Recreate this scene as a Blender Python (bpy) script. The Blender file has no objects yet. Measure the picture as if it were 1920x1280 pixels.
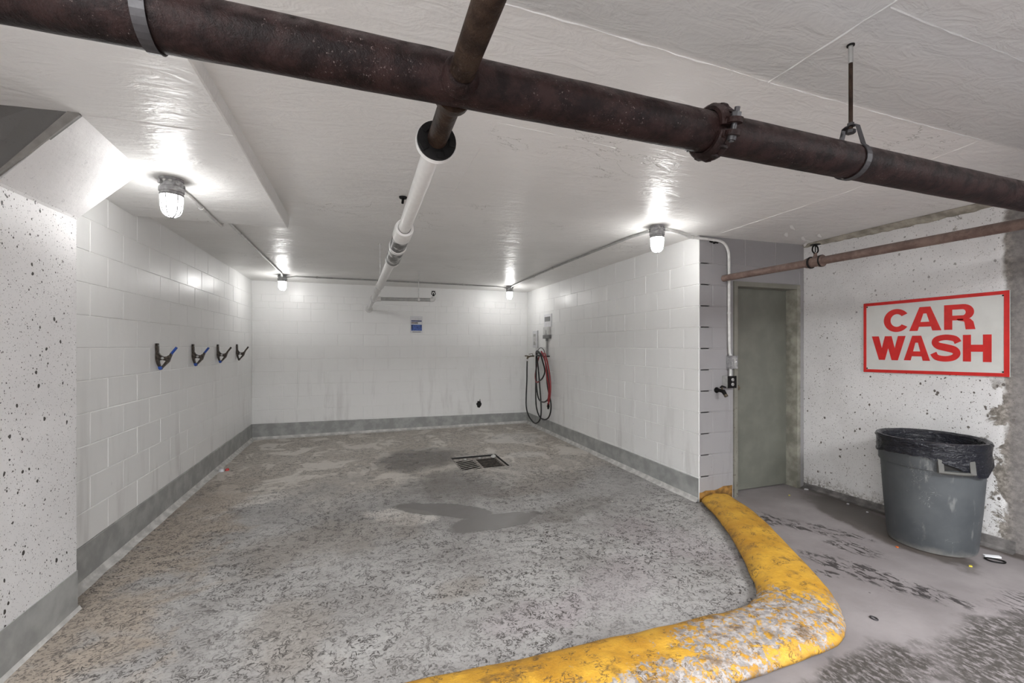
import bpy, bmesh, math, random
from mathutils import Vector, Matrix
random.seed(7)
S = bpy.context.scene
COL = S.collection
PI = math.pi

# ------------------------------------------------------------------ camera, world, lights, exposure
TH = math.atan(283 / 810)
cd = bpy.data.cameras.new('camera'); cam = bpy.data.objects.new('camera', cd); COL.objects.link(cam)
cam.location = (0, 0, 1.484); cam.rotation_euler = (PI / 2, 0, -TH)
cd.sensor_width = 36; cd.lens = 36 * 810 / 1920; cd.shift_y = 7.5 / 1920; cd.clip_start = 0.02
S.camera = cam
W = bpy.data.worlds.new('world'); S.world = W; W.use_nodes = True
W.node_tree.nodes['Background'].inputs[0].default_value = (0.8, 0.82, 0.85, 1)
W.node_tree.nodes['Background'].inputs[1].default_value = 0.05
S.view_settings.view_transform = 'Standard'; S.view_settings.look = 'None'
S.view_settings.exposure = 2.52; S.view_settings.gamma = 1.0; S.view_settings.use_curve_mapping = False
LAMP = 15.0          # emission of the lit lamp globes
def area(name, loc, sx, sy, watts, rot=(0, 0, 0), col=(0.97, 0.985, 1.0)):
    l = bpy.data.lights.new(name, 'AREA'); l.shape = 'RECTANGLE'; l.size = sx; l.size_y = sy; l.energy = watts; l.color = col
    o = bpy.data.objects.new(name, l); COL.objects.link(o); o.location = loc; o.rotation_euler = rot
    return o
# added fill lights, unseen behind the camera, each with a weak upward twin
for (x, y, k) in ((-1.1, -0.9, 1.0), (2.9, -0.9, 1.0), (0.9, -4.2, 0.9)):
    area('added_fill_light', (x, y, 2.36), 1.3, 1.2, 38 * k)
    area('added_fill_light', (x, y, 2.37), 1.3, 1.2, 6 * k, rot=(PI, 0, 0))

# ------------------------------------------------------------------ material helper
class G:
    """small node graph builder; every texture is laid out in world or object space"""
    def __init__(s, name, obj=False):
        s.m = bpy.data.materials.new(name); s.m.use_nodes = True
        s.t = s.m.node_tree; s.n = s.t.nodes; s.b = s.n['Principled BSDF']; s.cache = {}
        if obj: s.P = s.n.new('ShaderNodeTexCoord').outputs['Object']
        else: s.P = s.n.new('ShaderNodeNewGeometry').outputs['Position']
    def put(s, inp, v):
        if isinstance(v, bpy.types.NodeSocket): s.t.links.new(v, inp)
        elif isinstance(v, (tuple, list)) and len(v) == 3 and inp.type == 'RGBA': inp.default_value = (*v, 1)
        else: inp.default_value = v
    def math(s, op, a, b=0.0, clamp=False):
        n = s.n.new('ShaderNodeMath'); n.operation = op; n.use_clamp = clamp
        s.put(n.inputs[0], a); s.put(n.inputs[1], b); return n.outputs[0]
    def vec(s, op, a, b):
        n = s.n.new('ShaderNodeVectorMath'); n.operation = op
        s.put(n.inputs[0], a); s.put(n.inputs[1], b)
        return n.outputs['Value'] if op == 'LENGTH' else n.outputs[0]
    def mulv(s, v): return s.vec('MULTIPLY', s.P, v)
    def noise(s, scale, detail=3, rough=0.55, dist=0.0, v=None):
        key = (scale, detail, rough, dist)
        if v is None and key in s.cache: return s.cache[key]
        n = s.n.new('ShaderNodeTexNoise'); s.put(n.inputs['Vector'], v if v is not None else s.P)
        if v is None: s.cache[key] = n.outputs['Fac']
        n.inputs['Scale'].default_value = scale; n.inputs['Detail'].default_value = detail
        n.inputs['Roughness'].default_value = rough; n.inputs['Distortion'].default_value = dist
        return n.outputs['Fac']
    def voro(s, scale, v=None):
        n = s.n.new('ShaderNodeTexVoronoi'); s.put(n.inputs['Vector'], v if v is not None else s.P)
        n.inputs['Scale'].default_value = scale; return n.outputs['Distance']
    def step(s, f, a, b, to0=0.0, to1=1.0):
        n = s.n.new('ShaderNodeMapRange'); n.interpolation_type = 'SMOOTHSTEP'
        s.put(n.inputs[0], f); n.inputs[1].default_value = a; n.inputs[2].default_value = b
        n.inputs[3].default_value = to0; n.inputs[4].default_value = to1; return n.outputs[0]
    def mix(s, f, a, b):
        n = s.n.new('ShaderNodeMix'); n.data_type = 'RGBA'
        s.put(n.inputs[0], f); s.put(n.inputs[6], a); s.put(n.inputs[7], b); return n.outputs[2]
    def axis(s, k):
        n = s.n.new('ShaderNodeSeparateXYZ'); s.put(n.inputs[0], s.P); return n.outputs[k]
    def blob(s, x, y, rx, ry, rot=0.0, wob=0.35, sc=4.0, soft=0.35):
        """mask of an irregular patch on the ground at (x, y)"""
        d = s.vec('SUBTRACT', s.P, (x, y, 0)); n = s.n.new('ShaderNodeVectorRotate'); n.rotation_type = 'Z_AXIS'
        s.put(n.inputs['Vector'], d); n.inputs['Angle'].default_value = -rot
        q = s.vec('LENGTH', s.vec('MULTIPLY', n.outputs[0], (1 / rx, 1 / ry, 0)), (0, 0, 0))
        q = s.math('ADD', q, s.math('MULTIPLY', s.math('SUBTRACT', s.noise(sc, 4, 0.6), 0.5), wob * 4))
        return s.step(q, 1.0 + soft / 2, 1.0 - soft / 2)
    def mx(s, *a):
        r = a[0]
        for b in a[1:]: r = s.math('MAXIMUM', r, b)
        return r
    def mul(s, a, b): return s.math('MULTIPLY', a, b)
    def bump(s, h, strength=0.3, dist=0.01, prev=None):
        n = s.n.new('ShaderNodeBump'); n.inputs['Strength'].default_value = strength; n.inputs['Distance'].default_value = dist
        s.put(n.inputs['Height'], h)
        if prev is not None: s.t.links.new(prev, n.inputs['Normal'])
        return n.outputs[0]
    def done(s, col, rough=0.5, normal=None, metal=0.0, spec=None, coat=0.0):
        s.put(s.b.inputs['Base Color'], col); s.put(s.b.inputs['Roughness'], rough); s.put(s.b.inputs['Metallic'], metal)
        if normal is not None: s.t.links.new(normal, s.b.inputs['Normal'])
        if spec is not None: s.b.inputs['Specular IOR Level'].default_value = spec
        if coat: s.b.inputs['Coat Weight'].default_value = coat
        return s.m

def simple(name, col, rough=0.5, metal=0.0, var=0.12, scale=18, bump=0.1):
    g = G(name, obj=True); n = g.noise(scale, 4)
    c = g.mix(g.step(n, 0.35, 0.7), tuple(x * (1 - var) for x in col), tuple(min(1, x * (1 + var)) for x in col))
    return g.done(c, rough, g.bump(g.noise(scale * 6, 2), bump, 0.003), metal)

def block_paint(name, c, dirt, sheen=0.33):
    g = G(name)
    st = g.noise(3.0, 4, 0.6, 0.3, g.mulv((2.2, 2.2, 0.35)))
    low = g.step(g.axis(2), 1.5, 0.3)
    m = g.mul(g.step(st, 0.5, 0.72), g.math('ADD', g.mul(low, 0.8), 0.12))
    big = g.noise(1.1, 3)
    col = g.mix(g.step(big, 0.3, 0.75), tuple(x * 0.965 for x in c), c)
    col = g.mix(g.mul(m, 0.42), col, dirt)
    sc = g.noise(26, 4, 0.65, 0.4, g.mulv((1, 1, 0.6)))
    col = g.mix(g.mul(g.step(sc, 0.66, 0.75), g.mul(low, 0.25)), col, tuple(x * 0.6 for x in dirt))
    nm = g.bump(g.noise(9, 3), 0.22, 0.012); nm = g.bump(g.noise(110, 2), 0.12, 0.002, nm)
    return g.done(col, g.step(big, 0.3, 0.7, sheen - 0.04, sheen + 0.1), nm)

def pit_mask(g, scale, size, gate, zsq=0.8):
    v = g.mulv((1, 1, zsq)); d = g.voro(scale, v); gt = g.noise(scale * 0.8, 2, 0.5, 0, v)
    lim = g.mul(g.step(gt, gate, gate + 0.16), size)
    return g.step(g.math('SUBTRACT', d, lim), 0.02, -0.02)

def pitted(name, c, dark, raw=False):
    g = G(name)
    p = g.mx(pit_mask(g, 24, 0.24, 0.50), pit_mask(g, 48, 0.22, 0.50), pit_mask(g, 85, 0.25, 0.47), g.mul(pit_mask(g, 150, 0.28, 0.46), 0.6))
    p = g.mul(p, g.step(g.axis(2), 1.9, 1.2, 0.65, 1.0) if raw else g.step(g.axis(2), 2.24, 2.16, 0.12, 1.0))
    col = g.mix(g.step(g.noise(2.2, 4), 0.3, 0.75), tuple(x * 0.9 for x in c), c)
    h = g.math('SUBTRACT', g.noise(14, 4), g.mul(p, 1.2)); rough = 0.55
    if raw:
        y = g.axis(1); z = g.axis(2)
        n = g.noise(7.5, 6, 0.68, 0.5)
        e = g.math('ADD', g.step(y, 2.12, 1.72), g.mul(g.math('SUBTRACT', n, 0.5), 2.3))
        low = g.step(z, 1.34, 1.12)
        m1 = g.mul(g.step(e, 0.78, 0.9), g.math('MAXIMUM', low, 0.0))
        edge = g.step(g.math('ADD', y, g.mul(g.math('SUBTRACT', g.noise(5, 5, 0.65), 0.5), 0.12)), 1.80, 1.76)
        m = g.mx(m1, edge)
        hi = g.mul(g.step(g.noise(16, 5, 0.7, 0.4), 0.6, 0.68), g.mul(g.step(g.math('ADD', g.math('ABSOLUTE', g.math('SUBTRACT', y, 1.95)), g.math('ABSOLUTE', g.math('SUBTRACT', z, 2.4))), 0.5, 0.1), 0.8))
        foot = g.mul(g.step(g.math('ADD', z, g.mul(g.noise(9, 5, 0.7), 0.35)), 0.36, 0.2), g.step(g.noise(40, 4, 0.7), 0.42, 0.56))
        rawc = g.mix(g.step(g.noise(30, 5, 0.7), 0.35, 0.7), (0.12, 0.105, 0.09), (0.36, 0.33, 0.29))
        rawc = g.mix(g.mul(g.step(y, 1.80, 1.72), 0.7), rawc, (0.13, 0.12, 0.12))
        patch = g.mul(g.step(g.noise(2.6, 2), 0.45, 0.6), 0.15)
        col = g.mix(patch, col, (0.45, 0.43, 0.42))
        col = g.mix(g.mx(m, hi, g.mul(foot, 0.85)), col, rawc)
        h = g.math('SUBTRACT', g.math('ADD', h, g.mul(g.noise(22, 5, 0.7), 0.8)), g.mul(m, 0.7))
    col = g.mix(p, col, dark)
    return g.done(col, rough, g.bump(h, 0.35, 0.012))

def ceiling_mat(name, c, cool, cold=None):
    g = G(name)
    s1 = g.noise(2.0, 5, 0.6, 0.9, g.mulv((1, 2.2, 1)))
    col = g.mix(g.step(g.noise(1.2, 3), 0.3, 0.7), tuple(x * 0.93 for x in c), c)
    if cold: col = g.mix(g.step(g.axis(1), 1.30, 1.27), col, cold)
    ck = g.noise(2.6, 5, 0.6, 0.6, g.mulv((1, 1.6, 1)))
    crack = g.mul(g.step(g.math('ABSOLUTE', g.math('SUBTRACT', ck, 0.5)), 0.006, 0.0), g.step(g.noise(1.3, 2), 0.58, 0.66))
    col = g.mix(g.mul(crack, 0.7), col, cool)
    sp = pit_mask(g, 22, 0.1, 0.62, 1)
    col = g.mix(g.mul(sp, 0.5), col, cool)
    h = g.math('ADD', g.noise(5, 4, 0.6, 0.8, g.mulv((1, 2.5, 1))), g.mul(g.noise(42, 3), 0.12))
    h = g.math('SUBTRACT', h, g.mul(crack, 0.5))
    return g.done(col, g.step(s1, 0.35, 0.7, 0.34, 0.48), g.bump(h, 0.45, 0.025))

def floor_bay_mat():
    g = G('bay_floor_coating')
    grey = (0.335, 0.33, 0.325)
    col = g.mix(g.step(g.noise(2.1, 4), 0.3, 0.72), (0.29, 0.277, 0.266), (0.42, 0.412, 0.40))
    # paler, sandy far half with bare patches
    far = g.step(g.math('ADD', g.axis(1), g.mul(g.noise(1.6, 3), 1.6)), 4.9, 6.3)
    col = g.mix(far, col, (0.50, 0.455, 0.40))
    pt = g.mul(g.step(g.noise(2.3, 4, 0.6, 0.7, g.mulv((1, 1.0, 1))), 0.53, 0.57), g.step(g.math('ADD', g.axis(1), g.mul(g.noise(1.6, 3), 1.6)), 5.2, 6.2))
    col = g.mix(g.mul(pt, 0.85), col, (0.66, 0.62, 0.565))
    for a in ((2.35, 6.55, 0.42, 0.36, 0.3), (2.1, 5.5, 0.3, 0.16, 0.0), (-1.0, 4.75, 0.30, 0.17, 0.2), (-1.32, 4.5, 0.2, 0.24, 0.0), (0.35, 3.85, 0.35, 0.16, -0.5)):
        col = g.mix(g.mul(g.blob(*a, wob=0.3, soft=0.25), 0.8), col, (0.64, 0.61, 0.57))
    # brown road dirt along the left wall
    left = g.math('ADD', g.step(g.axis(0), -0.35, -1.45), g.mul(g.math('SUBTRACT', g.noise(2.8, 5, 0.65, 0.4), 0.5), 2.0))
    left = g.mul(g.step(left, 0.45, 0.95), g.step(g.axis(1), 6.4, 4.6))
    col = g.mix(g.mul(left, 0.8), col, (0.38, 0.315, 0.25))
    for a in ((0.58, 2.6, 0.16, 0.11, 0.2), (-0.35, 2.5, 0.18, 0.35, 0.3), (-0.2, 3.6, 0.7, 0.35, 0.2), (1.9, 4.3, 0.6, 0.25, 0.3)):
        col = g.mix(g.mul(g.blob(*a, wob=0.5, soft=0.8), 0.4), col, (0.23, 0.19, 0.15))
    for a in ((1.55, 2.35, 0.45, 0.2, 0.4), (2.2, 2.75, 0.25, 0.5, 0.5), (0.9, 2.2, 0.3, 0.14, 0.0)):
        col = g.mix(g.mul(g.blob(*a, wob=0.5, soft=0.8), 0.32), col, (0.30, 0.245, 0.265))
    fr = g.step(g.math('ADD', g.axis(1), g.mul(g.noise(3, 3), 0.5)), 2.45, 2.1)
    col = g.mix(g.mul(fr, 0.35), col, (0.23, 0.215, 0.215))
    # damp around the drain and the puddle in front of it
    damp = g.mx(g.blob(0.75, 5.75, 0.6, 0.5, 0.6, 0.32, 3, 0.8), g.mul(g.blob(0.95, 4.55, 0.42, 0.55, 0.2, 0.5, 4, 0.9), 0.7), g.mul(g.blob(1.75, 3.5, 0.6, 0.16, 0.25, 0.5, 5, 0.8), 0.55))
    col = g.mix(g.mul(damp, 0.88), col, (0.115, 0.098, 0.082))
    pud = g.mx(g.blob(0.72, 3.88, 0.46, 0.15, -0.55, 0.22, 4, 0.16), g.blob(1.08, 3.5, 0.42, 0.16, 0.12, 0.2, 4, 0.18))
    col = g.mix(g.mul(pud, 0.85), col, (0.10, 0.092, 0.087))
    # the wrinkled hand-trowelled coating: short dark creases
    n = g.noise(24, 3, 0.55, 1.2); gate = g.step(g.noise(15, 3, 0.6), 0.43, 0.54)
    dense = g.step(g.noise(1.7, 3), 0.3, 0.6, 0.5, 1.0)
    cr = g.mul(g.mul(g.step(g.math('ABSOLUTE', g.math('SUBTRACT', n, 0.5)), 0.06, 0.015), gate), dense)
    grit = g.step(g.noise(55, 4, 0.75), 0.52, 0.62)
    cr = g.mx(cr, g.mul(grit, g.math('ADD', 0.42, g.mul(left, 0.4))))
    cr = g.mul(cr, g.math('SUBTRACT', 1.0, g.mx(pud, g.mul(pt, 0.8))))
    col = g.mix(g.mul(cr, 0.92), col, (0.05, 0.043, 0.04))
    h = g.math('SUBTRACT', g.math('ADD', g.mul(g.noise(34, 4, 0.6), 0.8), g.mul(g.noise(6, 3), 0.8)), g.mul(cr, 0.9))
    h = g.mul(h, g.math('SUBTRACT', 1.0, g.mul(pud, 0.95)))
    rough = g.math('SUBTRACT', g.step(g.noise(3, 3), 0.3, 0.7, 0.29, 0.44), g.mul(g.mx(pud, g.mul(damp, 0.4)), 0.2))
    return g.done(col, rough, g.bump(h, 0.42, 0.01))

def floor_garage_mat():
    g = G('garage_concrete_floor')
    col = g.mix(g.step(g.noise(1.8, 5, 0.6), 0.3, 0.72), (0.195, 0.175, 0.175), (0.275, 0.25, 0.25))
    st = g.mul(g.step(g.noise(11, 5, 0.7, 0.5, g.mulv((2.2, 1.0, 1))), 0.49, 0.56), 1.0)
    pat = g.mx(g.blob(3.12, 1.86, 0.13, 0.42, 0.35, 0.3, 6, 0.5), g.blob(2.86, 1.98, 0.05, 0.1, 0.9, 0.3, 6, 0.4), g.blob(3.42, 2.16, 0.1, 0.16, 0.3, 0.4, 6, 0.5),
               g.blob(3.62, 2.3, 0.06, 0.14, 0.5, 0.4, 6, 0.5), g.blob(3.3, 2.75, 0.12, 0.5, 0.6, 0.5, 4, 0.7), g.mul(g.blob(3.62, 1.15, 0.45, 0.3, 0.3, 0.3, 5, 0.5), 0.9))
    col = g.mix(g.mul(g.mul(pat, st), 0.92), col, (0.032, 0.027, 0.027))
    soft = g.mx(g.blob(2.95, 1.15, 0.5, 0.2, 0.15, 0.35, 4, 0.5), g.blob(2.1, 1.28, 0.5, 0.14, 0.1, 0.4, 5, 0.5))
    col = g.mix(g.mul(g.mul(soft, g.step(g.noise(20, 5, 0.7, 0.3, g.mulv((2.2, 1.2, 1))), 0.34, 0.56)), 0.88), col, (0.04, 0.036, 0.03))
    # damp run beside the wall, round the bin
    wet = g.mx(g.blob(4.02, 2.42, 0.22, 0.72, -0.28, 0.25, 5, 0.3), g.step(g.math('ADD', g.axis(0), g.mul(g.noise(5, 4), 0.1)), 4.33, 4.38))
    col = g.mix(g.mul(wet, 0.9), col, (0.062, 0.05, 0.042))
    n = g.noise(24, 3, 0.5, 0.5)
    dr = g.mul(g.step(pit_mask(g, 9, 0.13, 0.62, 1), 0.3, 0.7), 1.0)
    col = g.mix(g.mul(dr, 0.7), col, (0.045, 0.04, 0.04))
    h = g.math('ADD', g.mul(g.noise(40, 4), 0.5), g.mul(g.mul(pat, st), 0.4))
    return g.done(col, g.math('SUBTRACT', 0.55, g.mul(wet, 0.2)), g.bump(h, 0.3, 0.006))

def curb_mat():
    g = G('worn_yellow_paint')
    yel = g.mix(g.step(g.noise(5, 4), 0.3, 0.7), (0.43, 0.21, 0.016), (0.62, 0.345, 0.035))
    w = g.mx(g.blob(1.95, 1.62, 0.62, 0.17, 0.02, 0.45, 5, 0.8), g.mul(g.blob(2.1, 1.72, 0.25, 0.25, 0.0, 0.5, 5, 0.8), 0.8), g.mul(g.blob(1.1, 1.5, 0.8, 0.1, 0.0, 0.5, 5, 0.8), 0.9))
    chips = g.noise(30, 5, 0.72, 0.4)
    worn = g.step(g.math('ADD', g.mul(w, 0.27), g.math('SUBTRACT', chips, 0.5)), 0.16, 0.27)
    col = g.mix(worn, yel, g.mix(g.step(g.noise(40, 3), 0.4, 0.6), (0.25, 0.23, 0.22), (0.40, 0.37, 0.36)))
    n = g.noise(26, 3, 0.55, 1.1, g.mulv((1, 1.4, 1)))
    cr = g.mul(g.step(g.math('ABSOLUTE', g.math('SUBTRACT', n, 0.5)), 0.045, 0.01), g.step(g.noise(12, 3), 0.5, 0.6))
    dirt = g.step(g.noise(9, 5, 0.7), 0.53, 0.68)
    col = g.mix(g.mul(dirt, 0.7), col, (0.15, 0.08, 0.022))
    # grime where tyres and water leave it, along the foot of the curb
    foot = g.step(g.math('ADD', g.axis(2), g.mul(g.math('SUBTRACT', g.noise(12, 4), 0.5), 0.06)), 0.05, 0.012)
    col = g.mix(g.mul(foot, 0.72), col, (0.10, 0.055, 0.015))
    col = g.mix(g.mul(cr, 0.8), col, (0.085, 0.05, 0.02))
    h = g.math('SUBTRACT', g.math('ADD', g.noise(24, 5, 0.65), g.mul(g.noise(80, 3), 0.3)), g.mul(g.mx(cr, worn), 0.3))
    return g.done(col, 0.55, g.bump(h, 0.55, 0.014))

def rust_pipe(name, a, b, speck=0.5):
    g = G(name)
    col = g.mix(g.step(g.noise(14, 6, 0.72), 0.38, 0.62), a, b)
    sp = g.mul(g.step(g.noise(150, 4, 0.75), 0.61, 0.70), g.step(g.noise(6, 3), 0.46, 0.6))
    nz = g.n.new('ShaderNodeSeparateXYZ'); g.t.links.new(g.n.new('ShaderNodeNewGeometry').outputs['Normal'], nz.inputs[0])
    dust = g.mul(g.step(nz.outputs[2], 0.05, 0.75), g.step(g.noise(24, 5, 0.7), 0.35, 0.65))
    col = g.mix(g.mul(dust, 0.6), col, (0.12, 0.095, 0.092))      # dust lying on the upper side
    col = g.mix(g.mul(sp, speck), col, (0.4, 0.33, 0.31))
    return g.done(col, 0.5, g.bump(g.noise(38, 5, 0.7), 0.6, 0.008), spec=0.16)

WHITE_L = block_paint('white_block_paint', (0.83, 0.83, 0.82), (0.46, 0.44, 0.43))
WHITE_R = block_paint('shaded_block_paint', (0.30, 0.292, 0.298), (0.16, 0.15, 0.15), 0.45)  # white block paint darkened to carry the shade on the aisle-facing wall
PIT = pitted('pitted_white_concrete', (0.80, 0.79, 0.79), (0.06, 0.055, 0.05))
PITRAW = pitted('worn_white_concrete', (0.70, 0.69, 0.685), (0.12, 0.105, 0.095), raw=True)
CEIL = ceiling_mat('painted_ceiling', (0.79, 0.78, 0.76), (0.3, 0.28, 0.25), cold=(0.55, 0.55, 0.54))
DROP = ceiling_mat('painted_drop_panel', (0.81, 0.805, 0.79), (0.3, 0.28, 0.25))
BASE = simple('grey_base_paint', (0.34, 0.345, 0.335), 0.45, var=0.18, scale=7)
COVE = simple('pale_cove_mortar', (0.52, 0.51, 0.49), 0.6, var=0.2, scale=12, bump=0.3)
FBAY = floor_bay_mat(); FGAR = floor_garage_mat(); CURB = curb_mat()
PIPE = rust_pipe('dark_oxide_pipe', (0.006, 0.0026, 0.0024), (0.022, 0.0105, 0.0095))
PIPEB = rust_pipe('brown_oxide_pipe', (0.016, 0.009, 0.006), (0.040, 0.024, 0.016), 0.25)
PIPER = rust_pipe('red_oxide_pipe', (0.13, 0.088, 0.075), (0.20, 0.142, 0.12), 0.3)
PIPEW = simple('white_pipe_paint', (0.68, 0.675, 0.66), 0.35, var=0.03, scale=30, bump=0.03)
def sooty():
    g = G('sooty_white_pipe')
    col = g.mix(g.step(g.noise(18, 4, 0.6, 0.5), 0.5, 0.62), (0.05, 0.048, 0.046), (0.5, 0.49, 0.48))
    return g.done(col, 0.4, g.bump(g.noise(60, 3), 0.2, 0.003))
SOOT = sooty()
BLACK = simple('black_iron', (0.006, 0.0055, 0.0055), 0.55, var=0.3)
BLACK.node_tree.nodes['Principled BSDF'].inputs['Specular IOR Level'].default_value = 0.2
HANG = simple('dull_hanger_steel', (0.045, 0.042, 0.045), 0.45, 0.3, var=0.3)
GALV = simple('cast_lamp_metal', (0.32, 0.32, 0.325), 0.45, 0.35, var=0.25, scale=40, bump=0.4)
STEEL = simple('zinc_steel', (0.5, 0.5, 0.49), 0.35, 0.7)
COND = simple('painted_conduit', (0.62, 0.615, 0.60), 0.4)
CONDG = simple('grey_conduit', (0.36, 0.36, 0.35), 0.4)
DOORM = simple('olive_door_paint', (0.155, 0.158, 0.133), 0.42, var=0.1, scale=5)
def jamb():
    g = G('chipped_frame_paint')
    c = g.mix(g.step(g.noise(4, 4), 0.3, 0.7), (0.165, 0.16, 0.135), (0.215, 0.21, 0.18))
    c = g.mix(g.mul(g.step(g.noise(26, 5, 0.7), 0.56, 0.64), g.step(g.axis(2), 1.6, 0.1)), c, (0.07, 0.05, 0.035))
    return g.done(c, 0.5, g.bump(g.noise(40, 4), 0.3, 0.004))
JAMB = jamb()
RED = simple('sign_red', (0.56, 0.02, 0.018), 0.42, var=0.08)
SIGNW = simple('sign_white', (0.60, 0.60, 0.575), 0.35, var=0.04, scale=6)
BLUE = simple('blue_vinyl_grip', (0.012, 0.07, 0.36), 0.4)
CLAMPM = simple('worn_clamp_steel', (0.065, 0.052, 0.042), 0.42, 0.45, var=0.7, scale=60)
HOSE = simple('black_rubber_hose', (0.012, 0.012, 0.013), 0.38)
HOSER = simple('red_rubber_hose', (0.26, 0.018, 0.022), 0.42)
BRASS = simple('worn_tap_brass', (0.14, 0.115, 0.08), 0.4, 0.6, var=0.4)
CAN = None
def can_mat():
    g = G('scuffed_grey_plastic', obj=True)
    c = g.mix(g.step(g.noise(4, 4, 0.6), 0.3, 0.7), (0.054, 0.060, 0.066), (0.078, 0.085, 0.091))
    v = g.noise(16, 4, 0.6, 0.2, g.mulv((1, 1, 0.25)))
    c = g.mix(g.mul(g.step(v, 0.6, 0.72), 0.35), c, (0.30, 0.30, 0.29))
    sc = g.noise(11, 2, 0.5, 2.5, g.mulv((1, 1, 1.2)))
    c = g.mix(g.mul(g.mul(g.step(g.math('ABSOLUTE', g.math('SUBTRACT', sc, 0.5)), 0.006, 0.0), g.step(g.noise(6, 2), 0.58, 0.63)), 0.6), c, (0.5, 0.5, 0.49))
    low = g.step(g.math('ADD', g.axis(2), g.mul(g.noise(14, 4), 0.08)), 0.09, 0.03)
    c = g.mix(g.mul(low, 0.5), c, (0.30, 0.285, 0.26))
    return g.done(c, 0.5, g.bump(g.noise(50, 3), 0.1, 0.003))
CAN = can_mat(); HANDLE = simple('worn_handle_plastic', (0.082, 0.08, 0.073), 0.55)
BAG = G('black_bin_liner', obj=True); BAG = BAG.done((0.006, 0.007, 0.012), 0.2, BAG.bump(BAG.noise(13, 4, 0.6, 0.9, BAG.mulv((1, 1, 3.2))), 0.7, 0.04, BAG.bump(BAG.noise(60, 3, 0.6, 1.5), 0.5, 0.008)), spec=0.55)
DARK = simple('dark_pit', (0.012, 0.011, 0.01), 0.8)
GRATE = simple('rusty_grate_iron', (0.10, 0.08, 0.068), 0.5, 0.3, var=0.5, scale=30, bump=0.3)
GRATEL = simple('pale_grate_rim', (0.33, 0.30, 0.27), 0.6, var=0.3)
PAPER = simple('white_paper', (0.68, 0.68, 0.70), 0.5, var=0.03)
PBLUE = simple('poster_blue', (0.045, 0.10, 0.36), 0.4, var=0.5, scale=40)
PDARK = simple('poster_navy', (0.05, 0.055, 0.16), 0.4, var=0.3)
PBROWN = simple('poster_brown', (0.22, 0.19, 0.19), 0.4, var=0.4, scale=60)
GREYP = simple('grey_plate', (0.17, 0.17, 0.17), 0.45)
PALEP = simple('pale_plate', (0.56, 0.56, 0.55), 0.4)
RAWS = simple('raw_mortar', (0.30, 0.275, 0.23), 0.8, var=0.3, scale=14, bump=0.5)
GARW = simple('dim_garage_paint', (0.55, 0.54, 0.53), 0.6)
def emis(name, col, k):
    m = bpy.data.materials.new(name); m.use_nodes = True; n = m.node_tree.nodes; n.remove(n['Principled BSDF'])
    e = n.new('ShaderNodeEmission'); e.inputs[0].default_value = (*col, 1); e.inputs[1].default_value = k
    m.node_tree.links.new(e.outputs[0], n['Material Output'].inputs[0]); return m
GLOBE = emis('lit_globe_glass', (1.0, 0.99, 0.975), LAMP)

# ------------------------------------------------------------------ mesh helpers
def NB(): return bmesh.new()
def obj(name, bm, mat, parent=None, smooth=False, loc=None, recalc=True):
    if recalc: bmesh.ops.recalc_face_normals(bm, faces=bm.faces)
    me = bpy.data.meshes.new(name); bm.to_mesh(me); bm.free()
    me.materials.append(mat)
    if smooth:
        me.polygons.foreach_set('use_smooth', [True] * len(me.polygons))
        try: me.set_sharp_from_angle(angle=math.radians(40))
        except Exception: pass
    o = bpy.data.objects.new(name, me); COL.objects.link(o)
    if parent: o.parent = parent
    if loc is not None: o.location = loc
    return o
def thing(name, label, cat, loc=(0, 0, 0), rz=0.0, group=None):
    o = bpy.data.objects.new(name, None); COL.objects.link(o); o.empty_display_size = 0.05
    o.location = loc; o.rotation_euler = (0, 0, rz); o['label'] = label; o['category'] = cat
    if group: o['group'] = group
    return o
def tag(o, label, cat, group=None):
    o['label'] = label; o['category'] = cat
    if group: o['group'] = group
    return o
def struct(o, label, cat):
    o['kind'] = 'structure'; o['label'] = label; o['category'] = cat; return o
def box(bm, x0, x1, y0, y1, z0, z1, bev=0.0):
    vs = [bm.verts.new((x, y, z)) for x in (x0, x1) for y in (y0, y1) for z in (z0, z1)]
    fs = []
    for f in ((0, 1, 3, 2), (4, 6, 7, 5), (0, 4, 5, 1), (2, 3, 7, 6), (0, 2, 6, 4), (1, 5, 7, 3)):
        fs.append(bm.faces.new([vs[i] for i in f]))
    if bev > 0:
        es = list({e for f in fs for e in f.edges})
        bmesh.ops.bevel(bm, geom=es, offset=bev, segments=2, affect='EDGES', profile=0.6)
    return vs
def frame(d):
    d = Vector(d).normalized(); up = Vector((0, 0, 1)) if abs(d.z) < 0.95 else Vector((0, 1, 0))
    a = d.cross(up).normalized(); return a, a.cross(d).normalized()
def catmull(pts, n=6, closed=False):
    P = [Vector(p) for p in pts]; out = []; L = len(P)
    for i in range(L if closed else L - 1):
        g = (lambda k: P[k % L]) if closed else (lambda k: P[max(0, min(L - 1, k))])
        p0, p1, p2, p3 = g(i - 1), g(i), g(i + 1), g(i + 2)
        for k in range(n):
            t = k / n
            out.append(0.5 * ((2 * p1) + (p2 - p0) * t + (2 * p0 - 5 * p1 + 4 * p2 - p3) * t * t + (3 * p1 - p0 - 3 * p2 + p3) * t ** 3))
    if not closed: out.append(P[-1])
    return out
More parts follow.
